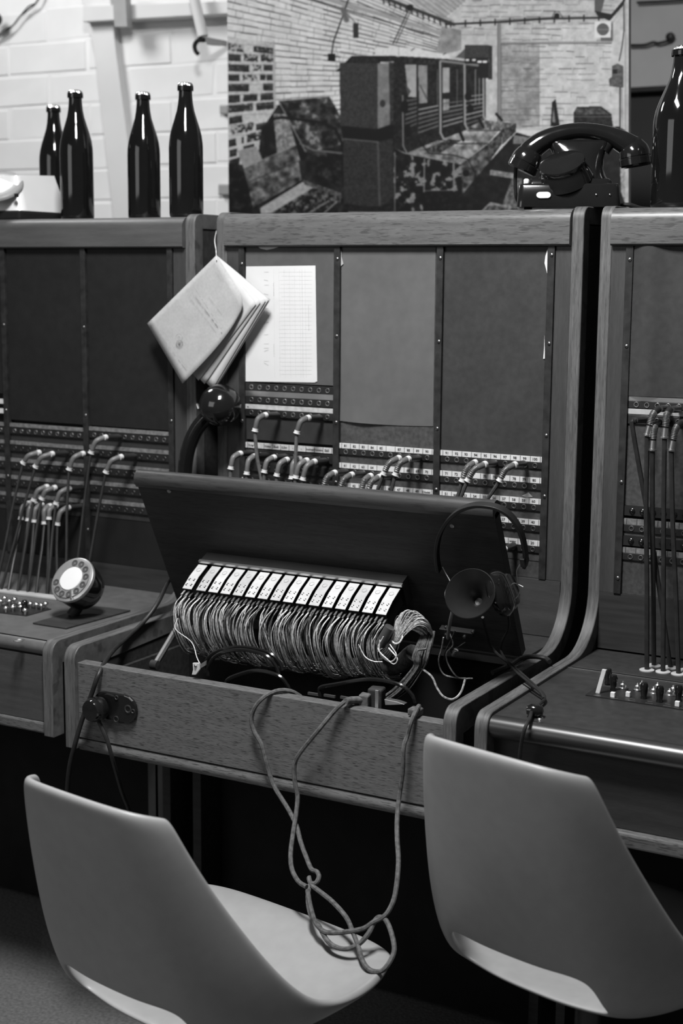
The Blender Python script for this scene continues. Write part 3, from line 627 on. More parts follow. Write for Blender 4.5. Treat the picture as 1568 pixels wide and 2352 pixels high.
o = part('hanging_wire_bundle', bun, [mat('grey_cotton_wire', .10, .8, .2, var=.6, scale=200)], tm, smooth=True); o['kind'] = 'stuff'
part('bundle_tie', MB().tube([P(960, 1493, 1, -.36), P(980, 1490, 1, -.36)], .0022, 6), M_pale, tm)
part('twisted_wire', wire([P(962, 1532, 1, -.345), P(990, 1553, 1, -.35), P(1003, 1580, 1, -.35), P(1018, 1600, 1, -.35), P(1040, 1606, 1, -.34), P(1058, 1590, 1, -.33), P(1068, 1560, 1, -.32)], .0019, 6), mat('speckled_wire', .30, .75, .2, var=.7, scale=200), tm, smooth=True)
part('loose_wire', wire([P(880, 1462, 1, -.36), P(868, 1490, 1, -.36), P(890, 1515, 1, -.37), P(905, 1525, 1, -.37), P(912, 1512, 1, -.37), P(892, 1488, 1, -.36)], .0011, 5), M_wire, tm, smooth=True)
part('loose_wire', wire([P(872, 1470, 1, -.36), P(872, 1500, 1, -.36), P(895, 1520, 1, -.37), P(910, 1505, 1, -.37), P(895, 1480, 1, -.36)], .0011, 5), M_wire, tm, smooth=True)
part('loose_wire', wire([P(823, 1480, 1, -.37), P(838, 1508, 1, -.37), P(858, 1519, 1, -.37), P(878, 1520, 1, -.37)], .0011, 5), M_wire, tm, smooth=True)
part('loose_wire', wire([P(408, 1420, 1, -.36), P(403, 1445, 1, -.37), P(440, 1475, 1, -.38), P(452, 1510, 1, -.40), P(462, 1530, 1, -.42)], .0008, 5), M_wire, tm, smooth=True)
part('capacitor', MB().lathe([(.0001, 0), (.009, .001), (.009, .038), (.0001, .039)], P(872, 1482, 1, -.345), P(890, 1450, 1, -.345)-P(872, 1482, 1, -.345), 16), mat('grey_capacitor', .06, .5), tm, smooth=40)
# lid stay, latch, cable loops and clips inside the well
part('lid_stay', MB().tube([P(356, 1527, 1, -.36), P(410, 1436, 1, -.31)], .0062, 8), M_metal, tm, smooth=40, label='bare metal strut holding up the lid')
part('stay_pivot', MB().lathe([(.0001, -.008), (.009, -.007), (.009, .007), (.0001, .008)], P(356, 1527, 1, -.36), (1, 0, 0), 14), M_dark, tm, smooth=40)
lt = part('latch', MB().slab([P(442, 1523, 1, -.468), P(457, 1523, 1, -.468), P(458, 1538, 1, -.468), P(449, 1550, 1, -.468), P(440, 1550, 1, -.468), P(443, 1538, 1, -.468)], (0, .004, 0)), mat('bright_tin', .75, .4, .5, metal=.4), tm, bev=.0006, label='small bright metal latch')
part('latch_wing', MB().slab([P(458, 1527, 1, -.466), P(473, 1517, 1, -.46), P(472, 1528, 1, -.46), P(460, 1535, 1, -.466)], (0, .003, 0)), M_metal, lt)
part('rivet', MB().lathe([(.003, 0), (.002, .0018), (.0002, .002)], P(449, 1530, 1, -.4685), (0, -1, 0), 12), M_screw, lt, smooth=40)
for i, (c0, c1, cm, ry) in enumerate((((470, 1525), (640, 1520), (550, 1486), -.36), ((478, 1532), (632, 1528), (550, 1492), -.37), ((520, 1565), (660, 1575), (590, 1540), -.41), ((735, 1580), (945, 1595), (850, 1560), -.40))):
    part('cable_loop', wire([P(c0[0], c0[1]+20, 1, ry), P(*c0, 1, ry), P((c0[0]*.7+cm[0]*.3), cm[1]+12, 1, ry), P(*cm, 1, ry), P((c1[0]*.7+cm[0]*.3), cm[1]+12, 1, ry), P(*c1, 1, ry), P(c1[0]+8, c1[1]+20, 1, ry)], .0034, 7), M_bakelite, tm, smooth=True)
for px in (720, 757, 795):
    c = P(px, 1594+(px-720)*.12, 1, -.40); part('spring_clip', MB().obox(c, (.0105, 0, 0), (0, .002, 0), (0, 0, .002)), M_metal, tm)
# terminal block and its wires on the lid
tb = MB(); a_, b_ = on_lid(1012, 1445, .012), on_lid(1088, 1456, .012); tb.obox((a_+b_)/2, (b_-a_)/2, (0, NY*.006, NZ_*.006), (0, AY*.005, AZ*.005))
tbo = part('terminal_block', tb, M_dark, tm, bev=.0008)
for px, py in ((1024, 1441), (1085, 1452), (1024, 1458), (1066, 1463)): part('terminal_screw', MB().lathe([(.0033, -.002), (.0033, .001), (.002, .0022), (.0002, .0024)], on_lid(px, py, .02), (0, NY, NZ_), 10), M_screw, tbo, smooth=40)
part('coil', MB().lathe([(.0001, 0), (.004, .001), (.004, .016), (.0001, .017)], on_lid(1040, 1505, .02), on_lid(1048, 1492, .02)-on_lid(1040, 1505, .02), 12), M_greyp, tbo, smooth=40)
for pts, r, m in (([(1030, 1450), (1040, 1480), (1025, 1500), (1030, 1528), (1052, 1556), (1085, 1558)], .0013, M_wire), ([(1018, 1464), (1014, 1490), (1007, 1520), (1018, 1548), (1045, 1556), (1070, 1558)], .0013, M_wire), ([(1045, 1448), (1036, 1470), (1022, 1498), (1020, 1516)], .0013, M_wire2), ([(1068, 1475), (1050, 1487), (1036, 1490), (1036, 1500)], .0012, M_wire2)):
    part('terminal_wire', wire([on_lid(x, y, .022) for x, y in pts], r, 5), m, tbo, smooth=True)
# socket plate on the front board
c = P(268, 1623, 1, YF); sp = MB(); hw, hh = .047, .0255; pts = [(c.x-hw+hh+hh*math.cos(a), YF-.0001, c.z+hh*math.sin(a)) for a in [pi/2+pi*i/8 for i in range(9)]]+[(c.x+hw-hh+hh*math.cos(a), YF-.0001, c.z+hh*math.sin(a)) for a in [-pi/2+pi*i/8 for i in range(9)]]
sp.slab(pts, (0, -.007, 0)); so = part('socket_plate', sp, M_bakelite, tm, bev=.002, label='black oval socket plate')
for dx, dz, r in ((.030, .002, .0075), (.041, 0, .004), (.004, -.020, .006), (.006, .019, .004)): part('socket_ring', MB().lathe([(r*.55, 0), (r, 0), (r, .0012), (r*.8, .0016), (r*.55, .0006)], (c.x+dx, YF-.0071, c.z+dz), (0, -1, 0), 16, close=False), M_plug, so, smooth=40)
# ---------------------------------------------------------------- the left switchboard
tl = thing('switchboard', 'left dark switchboard below the four brown bottles', 'switchboard', (-.48, -.1, 0))
LX0, LX1 = -.86, -.1352
kw = dict(front=-.458, zs=.757, ztop=1.530, zb=.578)
frame_side(tl, -.135, -.112, **kw); side_board(tl, -.133, -.114, -.43); frame_side(tl, -.884, -.861, **kw); side_board(tl, -.882, -.863, -.43)
top_rail(tl, LX0, LX1, 1.463, 1.524, M_rail_l)
board(tl, 'back_board', LX0, LX1, .80, 1.462, M_black, .0125, .03); board(tl, 'rear_panel', LX0, LX1, 0, 1.49, M_black, .30, .33)
board(tl, 'cheek', -.1645, LX1, .80, 1.4625, mat('dark_oak_cheek', 0.04, .55, .4, var=.2, scale=2., stretch=WZ, fine=.1), .001)
SL = [-.833, -.613, -.3935, -.172]
for x in SL: upright(tl, x, .80, 1.4625, screws=[1.30, 1.115, .97, .87])
ZL = [1.0735, 1.035, .9965, .958, .9195]
for k in range(3):
    x0, x1 = SL[k]+.0068, SL[k+1]-.0068
    board(tl, 'panel', x0, x1, 1.094 if k else 1.15, 1.4625, mat('dark_brown_pressboard', 0.013, .6, .3, var=.14, scale=6, fine=.12))
    dz = (-.003, -.003, .001)[k]
    for j, z in enumerate(ZL):
        z += dz
        label_strip(tl, x0, x1, z+.0125, .0078, m=M_card_d); jack_strip(tl, x0, x1, z, h=.014, me=None if j < 1 else JACKW, n=10)
        board(tl, 'panel', x0, x1, z-.0215, z-.0075, M_panel_d, .004)
    if k == 0:
        for z in (1.133, 1.112): label_strip(tl, x0, x1, z, .010)
    board(tl, 'panel', x0, x1, .80, ZL[-1]-.023+dz, M_black, .004)
part('shelf', MB().prism_x([(-.001, .752), (-.44, .752)]+arc((-.436, .738), .014, pi/2, pi*1.5, 8)+[(-.001, .724)], LX0, LX1), M_shelf_l, tl, smooth=35)
part('front_board', MB().box(LX0, LX1, -.446, -.425, .60, .7235), mat('dark_oak_board', 0.06, .5, .4, var=.2, scale=2.4, stretch=WX, fine=.1), tl, bev=.001)
part('bottom_moulding', MB().box(LX0, LX1, -.449, -.42, .578, .5995), M_board, tl, bev=.004)
part('modesty_panel', MB().box(LX0, LX1, -.03, -.015, .02, .577), M_black, tl)
for lx in LEGS: part('leg', MB().box(lx-.014, lx+.014, -.085, -.055, 0, .577), mat('dull_grey_leg', .07, .6), tl, bev=.002)
part('kick_board', MB().box(LX0, LX1, .0005, .0035, .7525, .7995), M_dark, tl)
def on_ls(px, py, z=.752): return P(px, py, 2, z)
# cord seats: a pale strip with dark cords, key caps, brass grommet
a_, b_ = on_ls(-60, 1350, .757), on_ls(128, 1374, .757)
part('cord_strip', MB().slab([a_, b_, b_+Vector((0, .024, 0)), a_+Vector((0, .024, 0))], (0, 0, -.0048)), M_rubber, tl, bev=.001, label='pale strip with cord holes')
part('grommet', MB().lathe([(.004, .0005), (.0065, .0022), (.0105, .0012), (.0105, .0002)], on_ls(44, 1472), (0, 0, 1), 20, close=False), M_metal, tl, smooth=40)
kp = [(2, 1386), (11, 1379), (22, 1386), (34, 1382), (46, 1392), (70, 1392), (84, 1394), (95, 1396), (105, 1392), (14, 1402), (32, 1398), (58, 1407), (30, 1400), (48, 1399)]
ko = part('key_plate', MB().slab([on_ls(-40, 1404), on_ls(60, 1416), on_ls(118, 1400), on_ls(20, 1386)], (0, 0, .0016)), M_strip, tl)
for i, (x, y) in enumerate(kp):
    p = on_ls(x, y+6, .752); part('key_knob', MB().lathe([(.0025, 0), (.0025, .006), (.0055, .008), (.006, .011), (.004, .0135), (.0003, .0143)], p, (0, 0, 1), 12), M_cap, ko, smooth=50)
p = on_ls(57, 1408, .752); part('key_lever', MB().lathe([(.005, 0), (.005, .004), (.0065, .006), (.0065, .022), (.004, .026), (.0003, .0268)], p, (0, 0, 1), 14), M_bakelite, ko, smooth=50)
# ---------------------------------------------------------------- the right switchboard
tr = thing('switchboard', 'right oak switchboard below the black telephone, cut off by the photo edge', 'switchboard', (1.1, -.1, 0))
RX0, RX1 = .7502, 1.50
frame_side(tr, .729, .750); side_board(tr, .731, .748); frame_side(tr, 1.5005, 1.5225); side_board(tr, 1.5025, 1.5205)
top_rail(tr, RX0, RX1)
board(tr, 'back_board', RX0, RX1, .80, RB-.001, M_black, .0125, .03); board(tr, 'rear_panel', RX0, RX1, 0, 1.49, M_black, .30, .33)
board(tr, 'cheek', RX0, .7765, .862, RB-.0005, M_cheek, .001)
SR = [.783, 1.0, 1.217, 1.434]
for x in SR: upright(tr, x, .862, RB-.0006, screws=[1.441, 1.295, 1.06, .89])
for k in range(3):
    x0, x1 = SR[k]+.0068, SR[k+1]-.0068; a = SR[k]+.0212; b = a+.0186*9
    # curled pressboard sheet: its left edge stands proud
    def curl(u, v, x0=x0, x1=x1):
        x = x0+(x1-x0)*u; return (x, .004-.010*math.exp(-((u-.13)/.13)**2)-.001, 1.2105+(RB-.0008-1.2105)*v)
    part('panel', MB().grid(curl, 24, 2), M_panel, tr, smooth=True)
    jack_strip(tr, x0, x1, 1.1957, a=a, b=b, h=.0128); label_strip(tr, x0, x1, 1.2058, .0072, m=M_metal); label_strip(tr, x0, x1, 1.1838, .009, m=mat('shiny_label_rail', .6, .35, .5, metal=.5, var=.2, scale=40))
    jack_strip(tr, x0, x1, 1.170, a=a, b=b, h=.0165, skip=(0,))
    board(tr, 'panel', x0, x1, 1.0195, 1.1612, M_leather, .003)
    for zl in (1.0105, .9576):
        st = part('lamp_strip', MB().box(x0, x1, 0, .01, zl-.0085, zl+.0085), M_strip, tr)
        for i in range(10): inst('lamp_cap', LAMP, (a+(b-a)*i/9, -.0001, zl), st)
    label_strip(tr, x0, x1, .9915, .0102, m=M_card_d, words=[''] * 10, a=a, pitch=.0186); label_strip(tr, x0, x1, .9409, .0094, m=M_card_d, words=['']*10, a=a, pitch=.0186)
    jack_strip(tr, x0, x1, .9798, a=a, b=b, h=.0128); jack_strip(tr, x0, x1, .9296, a=a, b=b, h=.0128)
    board(tr, 'panel', x0, x1, .9665, .9732, M_leather, .003); board(tr, 'panel', x0, x1, .862, .923, M_leather, .003)
part('lower_board', MB().box(RX0, RX1, -.001, .0035, .760, .8615), M_dark, tr)
part('shelf', MB().box(RX0, RX1, -.462, -.0015, .725, .757), M_shelf, tr)
part('nosing', MB().prism_x([(-.4622, .757), (-.466, .757)]+arc((-.466, .740), .017, pi/2, pi*1.5, 14)+[(-.4622, .723)], RX0, RX1), mat('polished_nosing', .02, .33, .7, var=.2, scale=3, stretch=WX), tr, smooth=35, label='polished rounded desk nosing')
part('front_board', MB().box(RX0, RX1, -.460, -.44, .615, .7225), mat('dark_oak_fascia', 0.038, .55, .35, var=.2, scale=2.4, stretch=WX, fine=.12), tr, bev=.001)
part('bottom_moulding', MB().box(RX0, RX1, -.474, -.44, .592, .6145), M_board, tr, bev=.004)
part('modesty_panel', MB().box(RX0, RX1, -.03, -.015, .02, .72), M_black, tr)
def on_rs(px, py, z=.757): return P(px, py, 2, z)
a_, b_ = on_rs(1302, 1530), on_rs(1568, 1563); dv = (b_-a_); b_ = a_+dv*(RX1-a_.x-.01)/dv.x
part('inlay_strip', MB().slab([Vector((a_.x, -.150, .7573)), Vector((RX1, -.150, .7573)), Vector((RX1, -.1465, .7573)), Vector((a_.x, -.1465, .7573))], (0, 0, .0008)), M_metal, tr)
part('rear_pad', MB().slab([Vector((.756, -.143, .7572)), Vector((RX1, -.143, .7572)), Vector((RX1, -.012, .7572)), Vector((.772, -.012, .7572)), Vector((.756, -.03, .7572))], (0, 0, .0022)), M_shelf, tr, bev=.0008)
kpl = [on_rs(1344, 1598), on_rs(1374, 1577)]
yb, yf = on_rs(1374, 1577).y, on_rs(1344, 1598).y; xk = on_rs(1344, 1598).x
ky = part('key_plate', MB().slab([(xk, yf, .7572), (RX1-.03, yf, .7572), (RX1-.03, yb, .7572), (xk, yb, .7572)], (0, 0, .0015)), M_strip, tr, label='black key plate with levers and lamps')
cr_ = [(1383, 1545, 1), (1406, 1555, 1), (1476, 1580, 1), (1515, 1587, 1), (1556, 1586, 1)]
def lever(px, pyb, h):
    p = on_rs(px, pyb, .7588); part('key_lever', MB().lathe([(.0055, 0), (.0055, .002), (.0045, .004), (.006, h*.5), (.0068, h-.006), (.005, h-.001), (.0003, h)], p, (0, 0, 1), 14), M_bakelite, ky, smooth=50)
for px, py in ((1395, 1570), (1408, 1585), (1478, 1604), (1514, 1612), (1557, 1610)): lever(px, py, .026)
for px, py in ((1430, 1578), (1464, 1582), (1474, 1576), (1501, 1590), (1510, 1580), (1538, 1594), (1546, 1587), (1566, 1594)):
    p = on_rs(px, py+2, .7588); part('call_lamp', MB().lathe([(.0085, 0), (.0085, .0012), (.006, .002), (.0055, .006), (.003, .0075), (.0022, .011), (.0003, .0118)], p, (0, 0, 1), 16), M_cap, ky, smooth=50)
for px, py in ((1407, 1601), (1442, 1600), (1555, 1622)):
    p = on_rs(px, py, .7588); part('push_button', MB().obox(p+Vector((0, 0, .004)), (.0035, 0, 0), (0, .003, 0), (0, 0, .004)), M_white, ky, bev=.0006)
p = on_rs(1373, 1592, .7588); part('tall_lever', MB().obox(p+Vector((.003, .004, .019)), (.0036, 0, 0), (0, .002, 0), (.0035, .004, .019)), M_rubber, ky, bev=.0008, label='tall pale lever')
for i in range(7):
    part('engraved_mark', MB().box(xk+.012+i*.028, xk+.024+i*.028, yf+.004, yf+.0055, .7588, .7590), M_metal, ky)
    part('engraved_mark', MB().box(xk+.012+i*.028, xk+.020+i*.028, yf+.014, yf+.0155, .7588, .7590), M_metal, ky)
RINGS = [(1485, 1540), (1501, 1530), (1522, 1544), (1539, 1534.5), (1557.5, 1549), (1575, 1541), (1596, 1554), (1612, 1546)]
RP = []
for px, py in RINGS:
    p = on_rs(px, py, .7594); RP.append(p)
    part('cord_ring', MB().lathe([(.0035, 0), (.0035, .0022), (.0105, .0026), (.0125, .0016), (.0125, 0)], p, (0, 0, 1), 22, close=False), M_rubber, tr, smooth=40)
part('shelf_bolt', MB().lathe([(.0055, 0), (.0045, .0015), (.0003, .002)], on_rs(1240, 1650, .757), (0, 0, 1), 14), M_cap, tr, smooth=40)
# ================================================================== PATCH CORDS
def patch_cord(label, group, c, f, end, yc=-.052, yf=-.078, sleeve=None, cord=None, spring=0, collar=True, ferr=None, ends_y=-.075, rc=.0036):
    pc = P(c[0], c[1], 1, yc); pf = P(f[0], f[1], 1, yf)
    t = thing('patch_cord', label, 'patch cord', (pc.x, -.004, pc.z), group)
    d = Vector((0, -1, .06)).normalized(); root = pc+Vector((0, -.0045-yc, -.003))
    part('plug', MB().tube([root, root.lerp(pc, .15), root.lerp(pc, .18), pc], [.0042, .0042, .0062, .0056], 12), M_plug, t, smooth=50)
    nxt = pc+Vector((0, -.009, -.0006))
    if collar: part('collar', MB().tube([pc, nxt], [.0062, .0060], 12), M_white, t, smooth=50)
    mid = pc*.42+pf*.58+Vector((0, (yf-yc)*.35, (pc.z-pf.z)*.20))
    path = cr([nxt, nxt.lerp(mid, .5)+Vector((0, -.003, (pc.z-pf.z)*.045)), mid, pf], 7); rr = [.0060-.0012*i/(len(path)-1) for i in range(len(path))]
    part('sleeve', MB().tube(path, rr, 12), sleeve or M_sleeve, t, smooth=True)
    if spring:
        coil = MB(); L_ = len(path)
        for k in range(spring):
            s = .40+.56*k/spring; q = s*(L_-1); i = int(q); a = path[i].lerp(path[min(i+1, L_-1)], q-i); tg = (path[min(i+1, L_-1)]-path[i]).normalized()
            coil.lathe([(.0054, -.0008), (.0062, 0), (.0054, .0008)], a, tg, 12, close=False)
        part('spring', coil, M_ring, t, smooth=True)
    tg = (path[-1]-path[-2]).normalized(); fl = ferr or .005
    part('ferrule', MB().tube([pf-tg*.001, pf+tg*fl*.8, pf+tg*fl*.82, pf+tg*fl], [.0056, .0056, .0068, .0066], 12), M_metal if ferr else M_white, t, smooth=50)
    e = end if isinstance(end, Vector) else P(end[0], end[1], 1, ends_y)
    st = pf+tg*fl*.9
    pth = cr([st, st.lerp(e, .3)+tg*.006+Vector((0, 0, -.002)), st.lerp(e, .65), e], 6)
    part('cord', MB().tube(pth, rc, 8), cord or M_cord, t, smooth=True)
    return t
k3 = lambda a, b: (520+.3189*a, 860+.3189*b)
MC = [('patch cord in the upper jack row below the taped chart, left of two', (283, 293), (208, 393), (606, 1150)),
      ('patch cord in the upper jack row below the taped chart, right of two', (592, 313), (510, 408), (680, 1160)),
      ('leftmost patch cord of the crowded row under the faded name labels', (103, 570), (33, 665), (532, 1160)),
      ('second patch cord from the left under the faded name labels', (210, 588), (147, 703), (566, 1160)),
      ('third patch cord from the left under the faded name labels', (345, 598), (275, 690), (610, 1160)),
      ('fourth patch cord from the left under the faded name labels', (438, 615), (365, 715), (640, 1160)),
      ('fifth patch cord under the faded name labels, behind a long hanging cord', (527, 607), (470, 735), (668, 1160)),
      ('sixth patch cord under the faded name labels', (580, 620), (502, 730), (680, 1165)),
      ('rightmost patch cord of the crowded row under the faded name labels', (637, 628), (553, 743), (695, 1165))]
for lb, c, f, e in MC: patch_cord(lb, 'patch cords below the chart', k3(*c), k3(*f), e, sleeve=M_sleeve if c[0] in (283, 592) else M_sleeve_l, cord=mat('tan_braided_cord', .10, .75, .3, var=.3, scale=120))
for lb, c, f, e in [('patch cord with spring sleeve at the left end of the row numbered 61', (782, 708), (697, 820), (740, 1170)), ('patch cord with spring sleeve just right of the upright, second in the row numbered 61', (905, 722), (817, 832), (780, 1170)),
                    ('left of two touching patch cords below labels 63 and 64', (1040, 732), (972, 842), (830, 1175)), ('right of two touching patch cords below labels 63 and 64', (1105, 738), (1017, 855), (842, 1175))]:
    patch_cord(lb, 'spring-sleeved patch cords', k3(*c), k3(*f), e, spring=8)
for lb, c, f, e in [('left of the pair of patch cords in jacks 87 and 88', (1243, 603), (1137, 705), k3(1045, 940)), ('right of the pair of patch cords in jacks 88 and 89', (1312, 608), (1220, 710), k3(1165, 960))]:
    patch_cord(lb, 'spring-sleeved patch cords', k3(*c), k3(*f), e, spring=9)
k4 = lambda a, b: (700+.3571*a, 1000+.3571*b)
for lb, c, f, e in [('left of the two crossing patch cords below labels 94 to 96', (1095, 175), (1015, 282), k4(935, 540)), ('right of the two crossing patch cords below labels 94 to 96', (1160, 185), (1052, 280), k4(950, 540)),
                    ('single patch cord in jack 98 with a slanting cord', (1352, 188), (1258, 280), k4(1060, 540))]:
    patch_cord(lb, 'spring-sleeved patch cords', k4(*c), k4(*f), e, spring=9)
t = thing('patch_cord', 'plug with a white end in the lowest jack row, half behind the headset', 'patch cord', P(1180, 1262, 1, -.004), 'spring-sleeved patch cords')
a_ = P(1156, 1262, 1, -.052); part('plug', MB().tube([a_+Vector((0, .0475, 0)), a_+Vector((0, .006, 0))], [.006, .0056], 12), M_plug, t, smooth=50); part('collar', MB().tube([a_+Vector((0, .006, 0)), a_+Vector((0, -.004, 0))], [.0060, .0052], 12), M_white, t, smooth=50)
k5 = lambda a, b: (.2806*a, 960+.2806*b); k6 = lambda a, b: (.153*a, 1080+.153*b)
seats = [on_ls(x, 1358+.1*x, .7525) for x in (-10, 3, 19, 41, 63.5, 83, 108.6, 130, 150, 168, 190, 205)]
LC = [('first patch cord from the left in the upper group of the left switchboard', k5(323, 283), k5(197, 358), 0), ('second patch cord from the left in the upper group of the left switchboard', k5(432, 293), k5(297, 388), 1),
      ('third patch cord from the left in the upper group of the left switchboard', k5(683, 292), k5(570, 408), 8), ('highest patch cord of the left switchboard, over its middle upright', k5(868, 158), k5(750, 272), 9), ('rightmost patch cord of the left switchboard, nearest the raised lid', k5(995, 318), k5(872, 432), 10),
      ('left of the three patch cords above the tight lower cluster on the left switchboard', k5(388, 563), k5(280, 662), 3), ('middle of the three patch cords above the tight lower cluster on the left switchboard', k5(452, 570), k5(347, 650), 4), ('right of the three patch cords above the tight lower cluster on the left switchboard', k5(570, 577), k5(462, 688), 6)]
for n, (c, f) in enumerate((((450, 495), (318, 705)), ((545, 510), (422, 725)), ((640, 522), (510, 745)), ((760, 535), (662, 775)), ((850, 540), (735, 705)), ((1035, 560), (865, 788)))):
    LC.append((['first', 'second', 'third', 'fourth', 'fifth', 'sixth'][n]+' patch cord from the left in the tight lower cluster on the left switchboard', k6(*c), k6(*f), 2+n))
for lb, c, f, si in LC: patch_cord(lb, 'patch cords of the left switchboard', c, f, seats[si]+Vector((0, 0, .004)), sleeve=M_sleeve_l, cord=M_cordb, rc=.003)
k7 = lambda a, b: (1400+.1071*a, 860+.1071*b)
for lb, c, f, ri in [('patch cord with long bare spring in the right switchboard, left of the upper two', (1075, 735), (850, 1120), 0), ('patch cord with long bare spring in the right switchboard, right of the upper two', (1320, 750), (1190, 1165), 2),
                     ('patch cord with a dark spring in the lower jack row of the right switchboard', (1060, 1030), (930, 1435), 1), ('patch cord with long bare spring at the right edge of the photo', (1545, 1030), (1355, 1440), 4)]:
    patch_cord(lb, 'patch cords of the right switchboard', k7(*c), k7(*f), RP[ri]+Vector((0, 0, .001)), spring=13, collar=False, ferr=.016, sleeve=M_strip, cord=M_cordb, rc=.0042)
# hooked plug with a plain cord
pj = P(1488, 962, 1, -.004); t = thing('patch_cord', 'patch cord with a plain black plug and no spring, leftmost on the right switchboard', 'patch cord', pj, 'patch cords of the right switchboard')
pe = P(1457, 965, 1, -.062); part('plug', MB().tube([pj, pj.lerp(pe, .1), pj.lerp(pe, .12), pe], [.0045, .0045, .0068, .0062], 12), M_plug, t, smooth=50)
part('cord', MB().tube(cr([pe+Vector((0, .003, 0)), pe+Vector((0, -.006, -.004)), pe+Vector((.001, -.008, -.02)), pe.lerp(RP[3], .5), RP[3]+Vector((0, 0, .001))], 6), .0042, 8), M_cordb, t, smooth=True)
# ================================================================== THINGS ON TOP
def bottle(px, Y, label, R=.0345, H=.262, capr=.0143, z=TOPZ, group='brown bottles on the switchboards'):
    c = P(px, 480, 1, Y); c.z = z+.0006
    t = thing('bottle', label, 'bottle', c, group)
    k = H/.262; q = R/.0345
    prof = [(.0003, .004), (.020*q, .002), (.030*q, 0), (.0335*q, .002), (R, .008), (R, .135*k), (R*.985, .146*k), (R*.93, .160*k), (R*.82, .175*k), (R*.66, .192*k), (.0178*q, .208*k), (.0152*q, .222*k), (.0138*q, .236*k), (.0134*q, .246*k)]
    part('glass', MB().lathe(prof, c, (0, 0, 1), 40), M_bottle, t, smooth=60)
    part('neck_band', MB().lathe([(.0134*q, .2455*k), (.0160*q, .2460*k), (.0164*q, .250*k), (.0160*q, .2555*k), (.0130*q, .2565*k)], c, (0, 0, 1), 32, close=False), M_bottle, t, smooth=50)
    cap = MB(); n = 42; ch = .2555*k
    def ring(r0, amp, h): return [(c.x+(r0+amp*math.cos(21*a))*math.cos(a), c.y+(r0+amp*math.cos(21*a))*math.sin(a), c.z+h) for a in [2*pi*i/(n*2) for i in range(n*2)]]
    vs = ring(capr+.0008, .0009, ch)+ring(capr+.0002, .0006, ch+.0035)+ring(capr-.0012, 0, ch+.0060)+ring(capr*.55, 0, ch+.0066)+ring(.0002, 0, ch+.0067); m_ = n*2
    cap.add(vs, [(i*m_+j, i*m_+(j+1) % m_, (i+1)*m_+(j+1) % m_, (i+1)*m_+j) for i in range(4) for j in range(m_)]); part('crown_cap', cap, M_cap, t, smooth=60, label='silver crown cap')
ZL_ = 1.524
bottle(128, .20, 'brown bottle farthest left, partly behind its neighbour', z=ZL_, H=.258)
bottle(178, .085, 'brown bottle in front of the farthest left one', R=.0355, H=.270, z=ZL_)
bottle(331.5, .12, 'third brown bottle from the left, standing alone', z=ZL_, H=.262)
bottle(428, .06, 'brown bottle nearest the printed photo panel', z=ZL_, H=.266)
bottle(1557, .11, 'large brown bottle cut off at the right photo edge, beside the black telephone', R=.0485, H=.274, capr=.0185)
# white telephone at the left edge
c = P(-60, 480, 1, .12); c.z = ZL_+.0005; s_ = 1/ (F/depth_of(c))
t = thing('white_telephone', 'white telephone with a grey dial ring on a black base, at the left photo edge', 'telephone', c)
def wl(px, py, Y=.12): return P(px, py, 1, Y)
bz = wl(100, 488).z
part('black_base', MB().box(c.x-.14, wl(108, 490).x, .03, .21, ZL_+.0003, bz), M_black, t, bev=.004)
bd = MB()
def shell(u, v):
    x = c.x-.13+(wl(106, 480).x-c.x+.13)*u; ztop = wl(106, 395).z-.004-.030*max(0, (1-u)-.45)**1.0*0-.0; y = .035+.17*v
    zz = bz+.001+(ztop-bz)*(1-max(0, abs(v-.5)*2-.75)**2*4*.25)*(1-.10*(1-v)) if 0 < v < 1 and 0 < u < 1 else bz+.001
    return (x, y, zz)
bd.grid(shell, 18, 14); part('body', bd, M_white_g, t, smooth=60)
dc = wl(-4, 428, .034); dn = Vector((.22, -.55, .80)).normalized()
part('dial_ring', MB().lathe([(.030, .004), (.036, .0055), (.052, .005), (.055, .002), (.055, -.003), (.02, -.003)], dc, dn, 36), M_greyp, t, smooth=50)
part('dial_centre', MB().lathe([(.0003, .0065), (.034, .006), (.036, .004), (.036, 0)], dc, dn, 32, close=False), M_white_g, t, smooth=50)
q = wl(38, 449, .025); part('finger_stop', MB().obox(q, (.0038, 0, 0), (0, .003, 0), (0, 0, .004)), M_black, t)
# black telephone
pc = P(1303, 482, 1, .10); pc.z = TOPZ+.0042; az = math.atan2(CP[1]-pc.y, CP[0]-pc.x)+pi/2
EX = Vector((math.cos(az), math.sin(az), 0)); EY = Vector((-math.sin(az), math.cos(az), 0)); EZ = Vector((0, 0, 1)); SC = depth_of(pc)/F
def TL(u, v, w): return pc+EX*(u*SC)+EY*v+EZ*(w*SC)
def rr_box(u0, u1, v0, v1, w0, w1, r, inset, mbx):
    def ringp(w, ins):
        out = []
        for cu, cv_, a0 in ((u1-r-ins, v1-r*SC-ins*SC, 0), (u0+r+ins, v1-r*SC-ins*SC, pi/2), (u0+r+ins, v0+r*SC+ins*SC, pi), (u1-r-ins, v0+r*SC+ins*SC, 1.5*pi)):
            for i in range(5):
                a = a0+pi/2*i/4; out.append(TL(cu+r*math.cos(a), cv_+r*SC*math.sin(a), w))
        return out
    rings = [ringp(w0, 0), ringp(w1-6, inset*.3), ringp(w1-2, inset*.6), ringp(w1, inset)]
    n = len(rings[0]); vs = sum(rings, []); k = len(rings)
    mbx.add(vs, [(i*n+j, i*n+(j+1) % n, (i+1)*n+(j+1) % n, (i+1)*n+j) for i in range(k-1) for j in range(n)]+[tuple(range(n))[::-1], tuple(range((k-1)*n, k*n))]); return mbx
t = thing('telephone', 'glossy black desk telephone with a blank dial plate, standing on the switchboard', 'telephone', pc)
part('base', rr_box(-114, 116, -.075, .085, 0, 52, 14, 8, MB()), M_bakelite, t, smooth=40)
